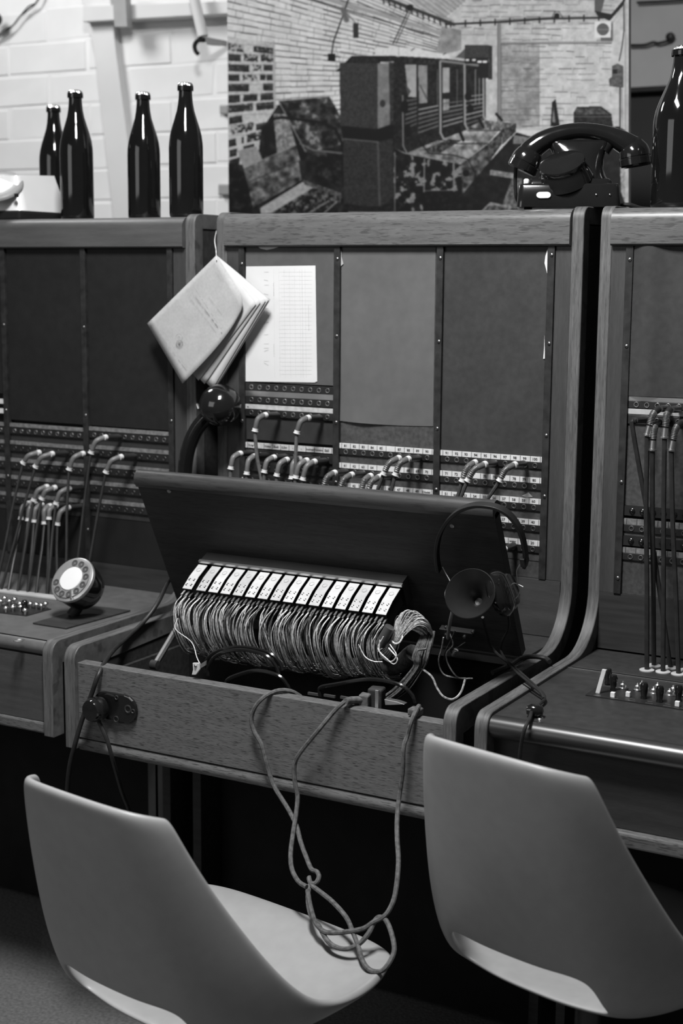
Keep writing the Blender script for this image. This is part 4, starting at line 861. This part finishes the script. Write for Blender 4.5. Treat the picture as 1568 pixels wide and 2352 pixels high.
part('step', rr_box(-92, 98, -.058, .07, 52.2, 64, 12, 8, MB()), M_bakelite, t, smooth=40)
bb = MB()
sec = [(64, 84, .045, .050, 8), (74, 72, .040, .042, 12), (92, 60, .035, .036, 18), (112, 56, .028, .030, 22), (130, 60, .022, .024, 22), (146, 68, .018, .018, 22), (154, 70, .012, .012, 22)]
vs = []; n = 24
for w_, hu, vf, vb, du in sec:
    for i in range(n):
        a = 2*pi*i/n; vs.append(TL(du+hu*math.copysign(abs(math.cos(a))**.7, math.cos(a)), .012+(vf if math.sin(a) < 0 else vb)*math.copysign(abs(math.sin(a))**.7, math.sin(a)), w_))
bb.add(vs, [(i*n+j, i*n+(j+1) % n, (i+1)*n+(j+1) % n, (i+1)*n+j) for i in range(len(sec)-1) for j in range(n)]+[tuple(range(n))[::-1], tuple(range((len(sec)-1)*n, len(sec)*n))]); part('cradle_body', bb, M_bakelite, t, smooth=50)
dcn = TL(-16, -.056, 97); dnn = (EX*-.22-EY*.52+EZ*.82).normalized()
part('dial_plate', MB().lathe([(r*1.13, h) for r, h in [(.0003, .0030), (.031, .0030), (.0355, .0018), (.0365, -.002), (.0345, -.008), (.040, -.022), (.043, -.034)]], dcn, dnn, 36), M_bakelite, t, smooth=40, label='blank glossy dial plate')
for du in (-44, 84):
    part('cradle_fork', MB().tube(cr([TL(du*.8+10, .012, 132), TL(du*.95+8, .012, 144), TL(du*1.05+8, .012, 152)], 4), [.013, .012, .0115, .011, .0105, .010, .010, .0098, .0095], 12), M_bakelite, t, smooth=True)
part('button', MB().lathe([(.0048, 0), (.0048, .0075), (.003, .0092), (.0003, .0095)], TL(-94, -.046, 52), (0, 0, 1), 14), M_white, t, smooth=50, label='small white button')
lb = MB(); lb.slab([TL(-54+9*math.cos(a)+(7 if math.cos(a) > 0 else -7), -.0756, 26+7*math.sin(a)) for a in [2*pi*i/20 for i in range(20)]], EY*-.0012); part('name_plate', lb, M_white, t, label='white blank oval plate')
for u in (62, 92): part('rivet', MB().lathe([(.0018, 0), (.0012, .001), (.0002, .0012)], TL(u, -.0755, 27), -EY, 10), M_cap, t, smooth=50)
for a in ((-90, -.05), (90, -.05), (-90, .06), (90, .06)): part('foot', MB().lathe([(.006, 0), (.006, -.0035)], TL(a[0], a[1], 0), (0, 0, 1), 12), M_black, t)
hs = thing('telephone_handset', 'black handset lying across the cradle of the desk telephone', 'handset', TL(10, .012, 150))
ctr = [(-104, 112), (-88, 132), (-62, 152), (-30, 167), (10, 175), (48, 174), (84, 166), (116, 152), (140, 138)]
hp = [TL(u, .012, w_) for u, w_ in ctr]; hr = [.019, .0205, .0185, .0155, .0142, .0142, .0155, .019, .021]
path = cr(hp, 4); rad = [float(np.interp(i/4, range(9), hr)) for i in range(len(path))]
part('grip', MB().tube(path, rad, 16), M_bakelite, hs, smooth=True)
def earc(c0, ax, sc_, nm):
    ax = Vector(ax).normalized(); part(nm, MB().lathe([(.0003, -.020), (.016, -.018), (.024, -.008), (.0275, .002), (.0282, .010), (.0275, .0105), (.0275, .0125), (.0286, .0135), (.0286, .024), (.026, .027), (.0003, .027)], c0, ax, 30), M_bakelite, hs, smooth=40)
earc(TL(-94, .012, 118), EX*-.42-EZ*.9, 1, 'mouthpiece'); earc(TL(146, .012, 130), EX*.16-EZ*.98, 1, 'earpiece')
mbx = wire([TL(-122, .02, 96), TL(-122, .025, 60), TL(-118, .04, 25), TL(-100, .09, 6)], .0035, 8); part('handset_cord', mbx, M_cordb, hs, smooth=True)
solo('telephone_cable', wire([TL(112, .02, 8), TL(140, .02, 10), TL(165, .03, 3), TL(195, .05, 1), TL(200, .12, 1)], .004, 8), M_cordb, 'black cable leaving the desk telephone at its right', 'cable', smooth=True)
# ================================================================== PAPERS
def sheet(name, pts, Y, m, t_=.0006, parent=None, **k): return MB().slab([P(x, y, 1, Y) for x, y in pts], (0, t_, 0))
pts = [(565, 612), (724, 610), (728, 876), (722, 878.5), (562, 876)]
t = thing('notice_sheet', 'white printed chart taped over the upper left panel of the middle switchboard', 'sheet', P(640, 878, 1, .0018))
part('paper', sheet('p', pts, .0016, None), M_paper, t)
ln = MB(); rs = random.Random(8)
def pline(x1, y1, x2, y2, wd=.00035):
    a, b = P(x1, y1, 1, .00145), P(x2, y2, 1, .00145); d = (b-a).normalized(); nn = Vector((-d.z, 0, d.x))*wd; ln.add([a-nn, b-nn, b+nn, a+nn], [(0, 1, 2, 3)])
for i in range(26): pline(640+rs.random()*6, 625+i*9.4, 716, 625+i*9.4, .00016)
for x in (628, 640, 652, 664, 676, 688, 693, 700): pline(x, 618, x+3, 868, .00016 if x != 693 else .0003)
for i in range(7): pline(606, 640+i*32+rs.random()*8, 616, 640+i*32+rs.random()*8, .0008)
for y in (625, 655, 690, 740, 790, 800, 830): pline(606, y, 617, y, .0006)
pline(628, 650, 628.5, 680, .0005); pline(628.5, 790, 629, 820, .0005); pline(708, 700, 709, 760, .0004)
part('printed_lines', ln, mat('pale_print', .50, .8, .1, var=.2, scale=300), t)['kind'] = 'stuff'
mb = MB(); mb.add([P(783, 567, 1, .0032), P(1000, 567, 1, .0032), P(994, 980, 1, .0032), P(940, 979, 1, .003), P(870, 976, 1, .0005), P(820, 974, 1, -.001), P(776, 970, 1, .002)], [tuple(range(7))])
mb = MB()
def cbd(u, v):
    a = P(783, 567.5, 1, .0036).lerp(P(1000.5, 567.5, 1, .0036), u); b = P(778.5, 966+12*u, 1, .0036).lerp(P(994.5, 979, 1, .0036), u)
    p = a.lerp(b, v); p.y = .0036-.0045*max(0, v-.85)/.15*math.exp(-((u-.25)/.2)**2)-.0003; p.z = min(p.z, RB-.001); return p
mb.grid(cbd, 16, 24); solo('cardboard_sheet', mb, M_cardbd, 'plain grey cardboard sheet covering the middle panel of the middle switchboard', 'sheet', smooth=True)
torn = [([(783, 572), (784, 590), (788, 606), (782, 612)], 'torn white paper scrap at the upper corner of the grey cardboard sheet'), ([(1257, 572), (1252, 588), (1250, 604), (1256, 628)], 'torn white paper scrap at the top right edge of the right panel'), ([(1250, 768), (1249, 800), (1247, 824), (1251, 824)], 'thin torn paper strip halfway down the right panel edge'), ([(592, 566), (640, 567), (628, 571), (612, 574), (598, 571)], 'torn white paper rest above the taped chart'), ([(1198, 1139), (1213, 1131), (1222, 1141), (1210, 1143)], 'small grey paper corner stuck above label 60')]
for q_, l_ in torn: solo('paper_scrap', sheet('s', q_, .0012, None, .0008), M_paper if 'grey' not in l_ else M_cover, l_, 'paper scrap', 'torn paper scraps')
# hanging booklet
t = thing('booklet', 'grey-covered booklet hanging by a string from the post of the middle switchboard', 'booklet', P(470, 880, 1, -.05))
def page(T, L, B, R, Y0, Y1, curl, seed, nm, m, lbl=None, corner=0.):
    rs_ = random.Random(seed); a, b, c_, d_ = [Vector((q[0], q[1])) for q in (T, L, B, R)]
    def fn(u, v):   # u along T->L, v along T->R
        p = a.lerp(b, u).lerp(d_.lerp(c_, u), v); Y = Y0+(Y1-Y0)*v
        k = max(0, v-.62+.2*(1-u)*0)/.38; k2 = k*max(0, 1-u*1.25)
        Y += curl*(k**2)*.6+corner*k2**1.5
        if corner: p = p+Vector((-30, 8))*(k2**2.2)
        return P(p.x, p.y, 1, Y)
    o = part(nm, MB().grid(fn, 14, 14), m, t, smooth=True, label=lbl); sm_ = o.modifiers.new('thick', 'SOLIDIFY'); sm_.thickness = .0005; return o
T0 = (497, 586)
for i, (R, B, L) in enumerate((((621, 688), (500, 885), (395, 800)), ((617, 688), (494, 890), (388, 792)), ((610, 690), (488, 893), (380, 785)), ((598, 694), (470, 882), (368, 772)), ((588, 698), (456, 874), (356, 760)))):
    page(T0, L, B, R, -.0240-.0014*i, -.0200-.0028*i, -.002, i, 'page', M_page if i else M_cover)
cov = page(T0, (338, 743), (419, 881), (579, 716), -.036, -.050, -.004, 9, 'cover', M_cover, 'grey printed cover', corner=.012)
ln = MB()
def cl_(x1, y1, x2, y2, wd=.0006, n=14):
    for k in range(n):
        if rs.random() < .25: continue
        a = P(x1+(x2-x1)*k/n, y1+(y2-y1)*k/n, 1, -.0535); b = P(x1+(x2-x1)*(k+.75)/n, y1+(y2-y1)*(k+.75)/n, 1, -.0535)
        d = (b-a).normalized(); nn = Vector((-d.z, 0, d.x))*wd; ln.add([a-nn, b-nn, b+nn, a+nn], [(0, 1, 2, 3)])
cl_(446, 661, 509, 757, .0011, 26); cl_(433, 663, 468, 714, .0005); cl_(468, 714, 506, 771, .0004); cl_(478, 667, 511, 716, .0004); cl_(361, 740, 428, 846, .0005, 24); cl_(492, 605, 506, 624, .0005)
part('printed_lines', ln, M_pageln, cov)['kind'] = 'stuff'
part('stamp', MB().lathe([(.0068, 0), (.0068, .0003), (.0083, .0003), (.0083, 0)], P(411, 776, 1, -.0535), (0, -1, 0), 24, close=False), M_pageln, cov)
part('stamp_centre', MB().lathe([(.0002, .0002), (.0035, .0002)], P(411, 776, 1, -.0535), (0, -1, 0), 14, close=False), M_pageln, cov)
part('string', wire([P(497, 598, 1, -.040), P(496, 575, 1, -.026), P(493, 552, 1, -.008), P(497, 530, 1, -.006)], .0009, 6), M_wire, t, smooth=True)
# ================================================================== HANGING HANDSET between the cabinets
t = thing('wall_handset', 'black handset hanging in the gap left of the raised lid, under the booklet', 'handset', P(470, 1080, 1, -.06))
bc = P(506, 932, 1, -.05); ax = (P(520, 925, 1, -.075)-P(492, 940, 1, -.025)).normalized()
pth = cr([P(505, 935, 1, -.045), P(478, 955, 1, -.05), P(452, 985, 1, -.055), P(434, 1025, 1, -.06), P(426, 1065, 1, -.062), P(424, 1110, 1, -.062), P(432, 1150, 1, -.06)], 5)
part('grip', MB().tube(pth, [.016, .0155, .0155, .0155, .0155]+[.0145]*(len(pth)-5), 14), M_bakelite, t, smooth=True)
part('earpiece', MB().lathe([(r*1.13, h*1.13) for r, h in [(.0003, -.036), (.014, -.034), (.026, -.026), (.034, -.012), (.0362, .000), (.0355, .004), (.0355, .0055), (.0362, .0065), (.035, .014), (.026, .026), (.012, .0325), (.0003, .034)]], bc, Vector((.35, -.75, .35)).normalized(), 34), M_bakelite, t, smooth=40)
part('hook', MB().tube(cr([P(460, 933, 1, .0), P(455, 932, 1, -.03), P(453, 930, 1, -.045), P(456, 940, 1, -.05)], 4), .0028, 8), M_metal, t, smooth=True)
# ================================================================== ROTARY DIAL on the left desk
pb = on_ls(150, 1418, .752)
dcn = P(168, 1333, 1, pb.y-.01); dn = Vector((-.02, -.80, .58)).normalized()
t = thing('rotary_dial', 'round rotary dial in a black drum on a square base plate, on the left desk', 'dial', (pb.x, pb.y, .752))
q4 = [on_ls(75, 1434), on_ls(152, 1446), on_ls(300, 1405), on_ls(215, 1395)]
part('base_plate', MB().slab([q+Vector((0, 0, .0006)) for q in q4], (0, 0, .003)), M_dark, t, bev=.0008)
part('stem', MB().tube([Vector((pb.x+.012, pb.y+.004, .7556)), dcn-dn*.045-Vector((0, 0, .012))], [.012, .009], 14), M_dark, t, smooth=40)
part('drum', MB().lathe([(.0003, -.062), (.030, -.060), (.040, -.048), (.0445, -.030), (.046, -.008), (.0465, 0), (.044, .002)], dcn, dn, 36), M_bakelite, t, smooth=40)
part('number_ring', MB().lathe([(.0465, -.004), (.0475, 0), (.0465, .0035), (.0445, .0045), (.024, .0048)], dcn, dn, 40), M_dial, t, smooth=40)
e1 = dn.cross(Vector((0, 0, 1))).normalized(); e2 = dn.cross(e1)
fw_ = part('finger_wheel', MB().lathe([(.025, .0062), (.0260, .0072), (.0400, .0072), (.0405, .0058)], dcn, dn, 40), M_dial, t, smooth=40)
for i in range(10):
    a = math.radians(20+i*29); cc = dcn+(e1*math.cos(a)+e2*math.sin(a))*.0335+dn*.0073
    part('finger_hole', MB().lathe([(.0003, -.0002), (.0048, .0002), (.0052, .0012), (.0062, .0012), (.0066, 0)], cc, dn, 14, close=False), [mat('dial_hole_shade', .07, .5)], fw_, smooth=40)
part('number_card', MB().lathe([(.0003, .0092), (.0235, .0090), (.0245, .0080), (.0245, .0060)], dcn, dn, 36, close=False), M_paper, t, smooth=40, label='blank white centre card')
a = math.radians(-62); part('finger_stop', MB().tube([dcn+(e1*math.cos(a)+e2*math.sin(a))*-.026+dn*.010, dcn+(e1*math.cos(a)+e2*math.sin(a))*-.047+dn*.010], .0020, 8), M_cap, t, smooth=True)
# ================================================================== PLUG AND CABLES AT THE MIDDLE DESK
pq = P(229, 1627, 1, YF-.012)
t = thing('round_plug', 'round black plug in the oval socket plate of the middle desk', 'plug', pq)
part('plug_cap', MB().lathe([(.012, 0), (.0205, .002), (.022, .010), (.0215, .022), (.018, .0285), (.0003, .030)], Vector((pq.x, YF-.0075, pq.z)), (-.12, -1, .02), 30), M_bakelite, t, smooth=40)
part('cord', wire([pq+Vector((.002, -.008, -.018)), P(246, 1700, 1, YF-.02), P(260, 1750, 1, YF-.01), P(280, 1820, 1, -.44), P(300, 1880, 1, -.40), P(310, 2000, 1, -.36)], .0036, 8), M_cordb, t, smooth=True)
pts = [(412, 1300, -.15), (400, 1318, -.165), (384, 1340, -.195), (362, 1385, -.25), (330, 1428, -.29), (290, 1466, -.345), (255, 1500, -.42), (228, 1545, -.488), (210, 1595, -.494), (188, 1655, -.496), (172, 1710, -.497), (160, 1760, -.49), (154, 1820, -.47), (150, 1900, -.43), (155, 2050, -.38)]
solo('black_cable', MB().tube(cr([P(x, y, 1, Y) for x, y, Y in pts], 6), .0042, 10), M_cordb, 'thick black cable arching from the raised lid over the left side of the desk', 'cable', smooth=True)
def yv(py): return -.4895 if py < 1840 else -.4895-.165*((py-1840)/360)
def cpath(pts): return [P(x, y, 1, yv(y) if len(q) == 0 else q[0]) for x, y, *q in pts]
t = thing('fabric_cord', 'grey fabric cord knotted and hanging from the desk edge onto the left chair', 'cord', P(760, 2170, 1, -.62))
A_ = [(690, 1600, -.44), (668, 1588, -.452), (640, 1586, -.468), (612, 1597, -.486), (591, 1618.6), (580, 1649), (587.5, 1680), (602, 1705), (612, 1740), (620, 1770), (633, 1806), (664, 1856), (683, 1894), (693, 1932), (706, 1967), (717.6, 1994), (730, 2000), (735, 2012), (728, 2026), (716, 2026), (712, 2012), (718, 2030), (740, 2048), (767, 2070), (798, 2105), (813, 2139), (825, 2170), (836, 2205), (853, 2226), (878, 2228), (897, 2208), (908, 2178), (901, 2140), (889, 2112), (876, 2104), (864, 2112), (850, 2140), (828, 2165), (800, 2177), (772, 2172), (752, 2155), (735, 2124), (716, 2098), (710, 2062), (713, 2030)]
B_ = [(826, 1609, -.455), (806, 1608, -.458), (790, 1613, -.486), (767, 1634), (744, 1668), (724, 1692), (706, 1714), (690, 1738), (685, 1760), (687, 1791), (693, 1825), (689, 1867), (683, 1906), (677.5, 1951), (680, 1988), (695, 2017), (714, 2030)]
C_ = [(962, 1622, -.452), (955, 1632, -.478), (943, 1661), (935, 1690), (932, 1715), (930, 1768), (922, 1825), (917, 1875), (917, 1921), (920, 1978), (913, 2047), (901, 2082), (886, 2101), (863, 2113), (840, 2128), (806, 2135), (764, 2138), (744, 2131), (729, 2112), (718, 2074), (712, 2040)]
rr_ = .0038
for pts_, dy in ((A_, -.004), (B_, -.0135), (C_, -.008)):
    cp = cpath(pts_); cp = [q+Vector((0, dy if i > 3 else 0, 0)) for i, q in enumerate(cp)]
    part('cord', MB().tube(cr(cp, 4), rr_, 8), M_pale, t, smooth=True)
part('cable_sleeve', MB().tube([P(793, 1611, 1, -.487), P(805, 1608, 1, -.470), P(829, 1607, 1, -.455)], [.0052, .0058, .0058], 10), M_pale, t, smooth=True)
cb_ = P(838, 1606, 1, -.448); part('connector', MB().obox(cb_+Vector((0, 0, -.002)), (.0075, .002, -.001), (-.002, .010, 0), (0, 0, .0105)), M_pale, t, bev=.002)
part('connector_end', MB().obox(P(954, 1634, 1, -.465), (.0085, .002, -.001), (0, .010, 0), (0, 0, .0055)), M_pale, t, bev=.002)
t2 = part('relay_socket', MB().obox(P(862, 1604, 1, -.430)+Vector((0, .004, 0)), (.012, .002, 0), (-.002, .012, 0), (0, 0, .017)), M_dark, tm, bev=.003)
part('angle_bracket', MB().box(P(875, 1600, 1, -.44).x-.0032, P(875, 1600, 1, -.44).x+.0032, -.4555, -.4515, P(873, 1632, 1, -.44).z, P(873, 1580, 1, -.44).z), M_metal, tm, bev=.0006)
part('bracket_arm', MB().slab([P(882, 1606, 1, -.445), P(912, 1612, 1, -.445), P(928, 1618, 1, -.445), P(884, 1620, 1, -.445)], (0, .012, 0)), M_metal, tm, bev=.0006)
part('contact_rail', MB().box(P(885, 1640, 1, -.45).x, P(940, 1640, 1, -.45).x, -.4545, -.4405, .712, .730), M_strip, tm)
# ================================================================== HEADSET
t = thing('headset', 'operator headset with a wide headband and a black horn mouthpiece hanging on the lid corner', 'headset', on_lid(1085, 1420, .03))
hb = []
for i in range(25):
    a = math.radians(200-220*i/24-8)
    hb.append((1104+100*math.cos(a), 1264-102*math.sin(a)))
hb = [(1008, 1312), (1004, 1290), (1003, 1262), (1010, 1228), (1028, 1196), (1055, 1172), (1085, 1161), (1112, 1160), (1142, 1166), (1168, 1181), (1188, 1206), (1200, 1236), (1206, 1268), (1207, 1290), (1205, 1302)]
hd = [.030+.0*i for i in range(len(hb))]
def band(off, wd, thk, m, nm):
    pth = cr([on_lid(x, y, .034+off) for x, y in hb], 4); n = len(pth); c0 = sum(pth, Vector())/n; vs = []; nn = Vector((0, NY, NZ_))
    for i, q in enumerate(pth):
        tg = (pth[min(i+1, n-1)]-pth[max(i-1, 0)]).normalized(); rd = tg.cross(nn).normalized()
        for a, b in ((-1, -1), (1, -1), (1, 1), (-1, 1)): vs.append(q+rd*thk*a+nn*wd*b)
    mbx = MB(); mbx.add(vs, [(i*4+j, i*4+(j+1) % 4, (i+1)*4+(j+1) % 4, (i+1)*4+j) for i in range(n-1) for j in range(4)]+[(0, 1, 2, 3), ((n-1)*4, (n-1)*4+1, (n-1)*4+2, (n-1)*4+3)])
    return part(nm, mbx, m, t, smooth=40, bev=.0008)
band(0, .0062, .0028, mat('black_leather_band', .012, .45, .4), 'headband')
part('band_tip', MB().obox(on_lid(1204, 1286, .034), (.004, 0, 0), (0, NY*.010, NZ_*.010), (0, AY*.008, AZ*.008)), M_plug, t, bev=.001)
hc = on_lid(1082, 1366, .085); hn = (Vector(CP)-hc).normalized(); rt = Vector(_r); up = Vector(_u)
hn = (hn*.86+up*.30-rt*.32).normalized()
horn = MB(); hs_ = .84
horn.lathe([(r*hs_, h*hs_) for r, h in [(.007, -.050), (.0075, -.044), (.011, -.034), (.021, -.018), (.036, -.004), (.046, .006), (.049, .009), (.0505, .008), (.049, .004), (.040, -.006), (.024, -.022), (.013, -.038), (.012, -.052)]], hc, hn, 40, close=False)
horn.lathe([(.0003, -.046*hs_), (.0078*hs_, -.045*hs_)], hc, hn, 16, close=False)
part('horn', horn, mat('dull_black_horn', 0.01, .38, .5, var=.2), t, smooth=50, label='black funnel mouthpiece')
ec = on_lid(1146, 1362, .050); en = (rt*.75+hn*.35+up*.1).normalized()
part('earpiece', MB().lathe([(.0003, -.012), (.030, -.010), (.038, -.004), (.040, .004), (.034, .012), (.026, .016), (.0003, .018)], ec, en, 32), M_bakelite, t, smooth=40)
ec2 = on_lid(1168, 1356, .022); part('earpiece', MB().lathe([(.0003, -.010), (.026, -.008), (.032, 0), (.026, .008), (.0003, .010)], ec2, en, 28), M_bakelite, t, smooth=40)
part('ear_bracket', wire([on_lid(1036, 1350, .07), on_lid(1027, 1356, .075), on_lid(1025, 1370, .078), on_lid(1031, 1384, .078), on_lid(1044, 1396, .074)], .0032, 8), M_metal, t, smooth=True)
part('wire_yoke', wire([on_lid(1016, 1302, .036), on_lid(1024, 1318, .04), on_lid(1033, 1335, .05), on_lid(1034, 1350, .06)], .0008, 5), M_metal, t, smooth=True)
part('wire_yoke', wire([on_lid(1193, 1297, .036), on_lid(1186, 1312, .036), on_lid(1188, 1336, .03), on_lid(1186, 1342, .028), on_lid(1193, 1350, .028), on_lid(1190, 1366, .03), on_lid(1176, 1380, .034), on_lid(1174, 1364, .036), on_lid(1168, 1352, .036), on_lid(1178, 1340, .032), on_lid(1188, 1342, .028), on_lid(1201, 1348, .028)], .0010, 5), M_metal, t, smooth=True)
part('mic_lead', wire([on_lid(1041, 1396, .06), on_lid(1034, 1425, .05), on_lid(1030, 1450, .034), on_lid(1028, 1466, .026)], .003, 7), M_greyp, t, smooth=True)
hcord = [on_lid(1108, 1418, .05), on_lid(1116, 1450, .04), on_lid(1124, 1478, .03), on_lid(1140, 1500, .03), P(1165, 1520, 2, .778), P(1195, 1545, 2, .777), P(1225, 1572, 2, .772), P(1245, 1592, 2, .766), P(1250, 1606, 2, .764), P(1238, 1618, 2, .764), P(1230, 1628, 2, .766)]
part('cord', MB().tube(cr(hcord, 5), .0026, 7), M_cordb, t, smooth=True)
hc2 = [on_lid(1165, 1400, .03), on_lid(1168, 1440, .02), on_lid(1152, 1475, .02), on_lid(1152, 1500, .025), P(1180, 1538, 2, .779), P(1212, 1566, 2, .775), P(1240, 1590, 2, .770), P(1248, 1604, 2, .766)]
part('cord', MB().tube(cr(hc2, 5), .0020, 7), M_cordb, t, smooth=True)
kb = P(1229, 1632, 2, .7672); part('cord_switch', MB().lathe([(.0003, -.014), (.006, -.013), (.0098, -.006), (.0100, .004), (.007, .011), (.0003, .013)], kb, EX, 20), M_bakelite, t, smooth=50, label='black ball-shaped cord joint')
dn_ = [kb+Vector((-.004, -.004, 0)), P(1216, 1650, 2, .764), P(1207, 1668, 1, -.493), P(1200, 1690, 1, -.496), P(1195, 1720, 1, -.492), P(1193, 1745, 1, -.488), P(1193, 1800, 1, -.484), P(1196, 1900, 1, -.482)]
part('cord', MB().tube(cr(dn_, 5), .0030, 8), M_cordb, t, smooth=True)
solo('tray_cable', wire([P(1130, 1545, 2, .7665), P(1170, 1528, 2, .772), P(1195, 1512, 2, .776), P(1225, 1508, 2, .776), P(1252, 1512, 2, .774), P(1262, 1520, 2, .772)], .0042, 8), M_cordb, 'black cable loop over the right side frame of the middle desk', 'cable', smooth=True)
# ================================================================== CHAIRS
def chair(label, O, yaw, sc_, seat_z, tw=1.0):
    t = thing('shell_chair', label, 'chair', (O[0], O[1], 0), 'grey shell chairs')
    c, s = math.cos(yaw), math.sin(yaw)
    Sp = [(-.093, .337), (-.090, .318), (-.080, .26), (-.066, .19), (-.048, .12), (-.030, .066), (-.012, .030), (.012, .008), (.06, .000), (.13, .004), (.21, .021), (.27, .041), (.305, .050), (.318, .043)]
    Ep = [(-.046, .322), (-.036, .294), (-.012, .242), (.020, .187), (.054, .133), (.084, .095), (.109, .070), (.134, .054), (.163, .045), (.198, .042), (.234, .044), (.262, .047), (.285, .048), (.296, .041)]
    hw = [.116, .126, .141, .157, .173, .183, .189, .194, .199, .203, .203, .196, .186, .172]
    ts = [-1, -.95, -.86, -.74, -.62, -.5, -.25, 0, .25, .5, .62, .74, .86, .95, 1]
    vs = []; fs = []
    for i, (v, w_) in enumerate(Sp):
        for q in ts:
            k = abs(q)**3.5; a = q*(1.25-.25*q*q)*hw[i]*tw
            vs.append((a, v+(Ep[i][0]-v)*k, w_+(Ep[i][1]-w_)*k))
    n = len(ts)
    for i in range(len(Sp)-1):
        for j in range(n-1):
            if 5 <= i <= 6 and 5 <= j <= 8: continue
            fs.append((i*n+j, i*n+j+1, (i+1)*n+j+1, (i+1)*n+j))
    mbx = MB(); mbx.add([(O[0]+(x*c-y*s)*sc_, O[1]+(x*s+y*c)*sc_, seat_z+z*sc_) for x, y, z in vs], fs)
    o = part('shell', mbx, M_chair, t, smooth=80); m = o.modifiers.new('thick', 'SOLIDIFY'); m.thickness = .012*sc_; m.offset = 0
    m = o.modifiers.new('round', 'SUBSURF'); m.levels = 3; m.render_levels = 3
    W = lambda x, y, z: (O[0]+(x*c-y*s)*sc_, O[1]+(x*s+y*c)*sc_, z)
    part('seat_mount', MB().lathe([(.07, 0), (.07, -.008), (.03, -.03)], W(0, .14, seat_z-.022*sc_), (0, 0, 1), 24), M_steel, t, smooth=40)
    part('column', MB().tube([W(0, .14, seat_z-.05), W(0, .14, .06)], .02, 16), M_steel, t, smooth=40)
    for k in range(4):
        a = yaw+pi/4+k*pi/2; cx, cy, _ = W(0, .14, 0); part('leg', MB().tube([(cx, cy, .075), (cx+.12*math.cos(a), cy+.12*math.sin(a), .055), (cx+.22*math.cos(a), cy+.22*math.sin(a), .022)], [.018, .016, .012], 10), M_steel, t, smooth=40)
        part('glide', MB().lathe([(.014, 0), (.014, .012), (.008, .016)], (cx+.215*math.cos(a), cy+.215*math.sin(a), .0005), (0, 0, 1), 12), M_black, t)
    return t
chair('grey plastic shell chair at the lower left, seat under the hanging cord', (.398, -.903), math.radians(-10.5), 1.13, .354)
chair('grey plastic shell chair at the lower right, nearest the camera', (.884, -.645), math.radians(-14), 1.16, .410, .955)
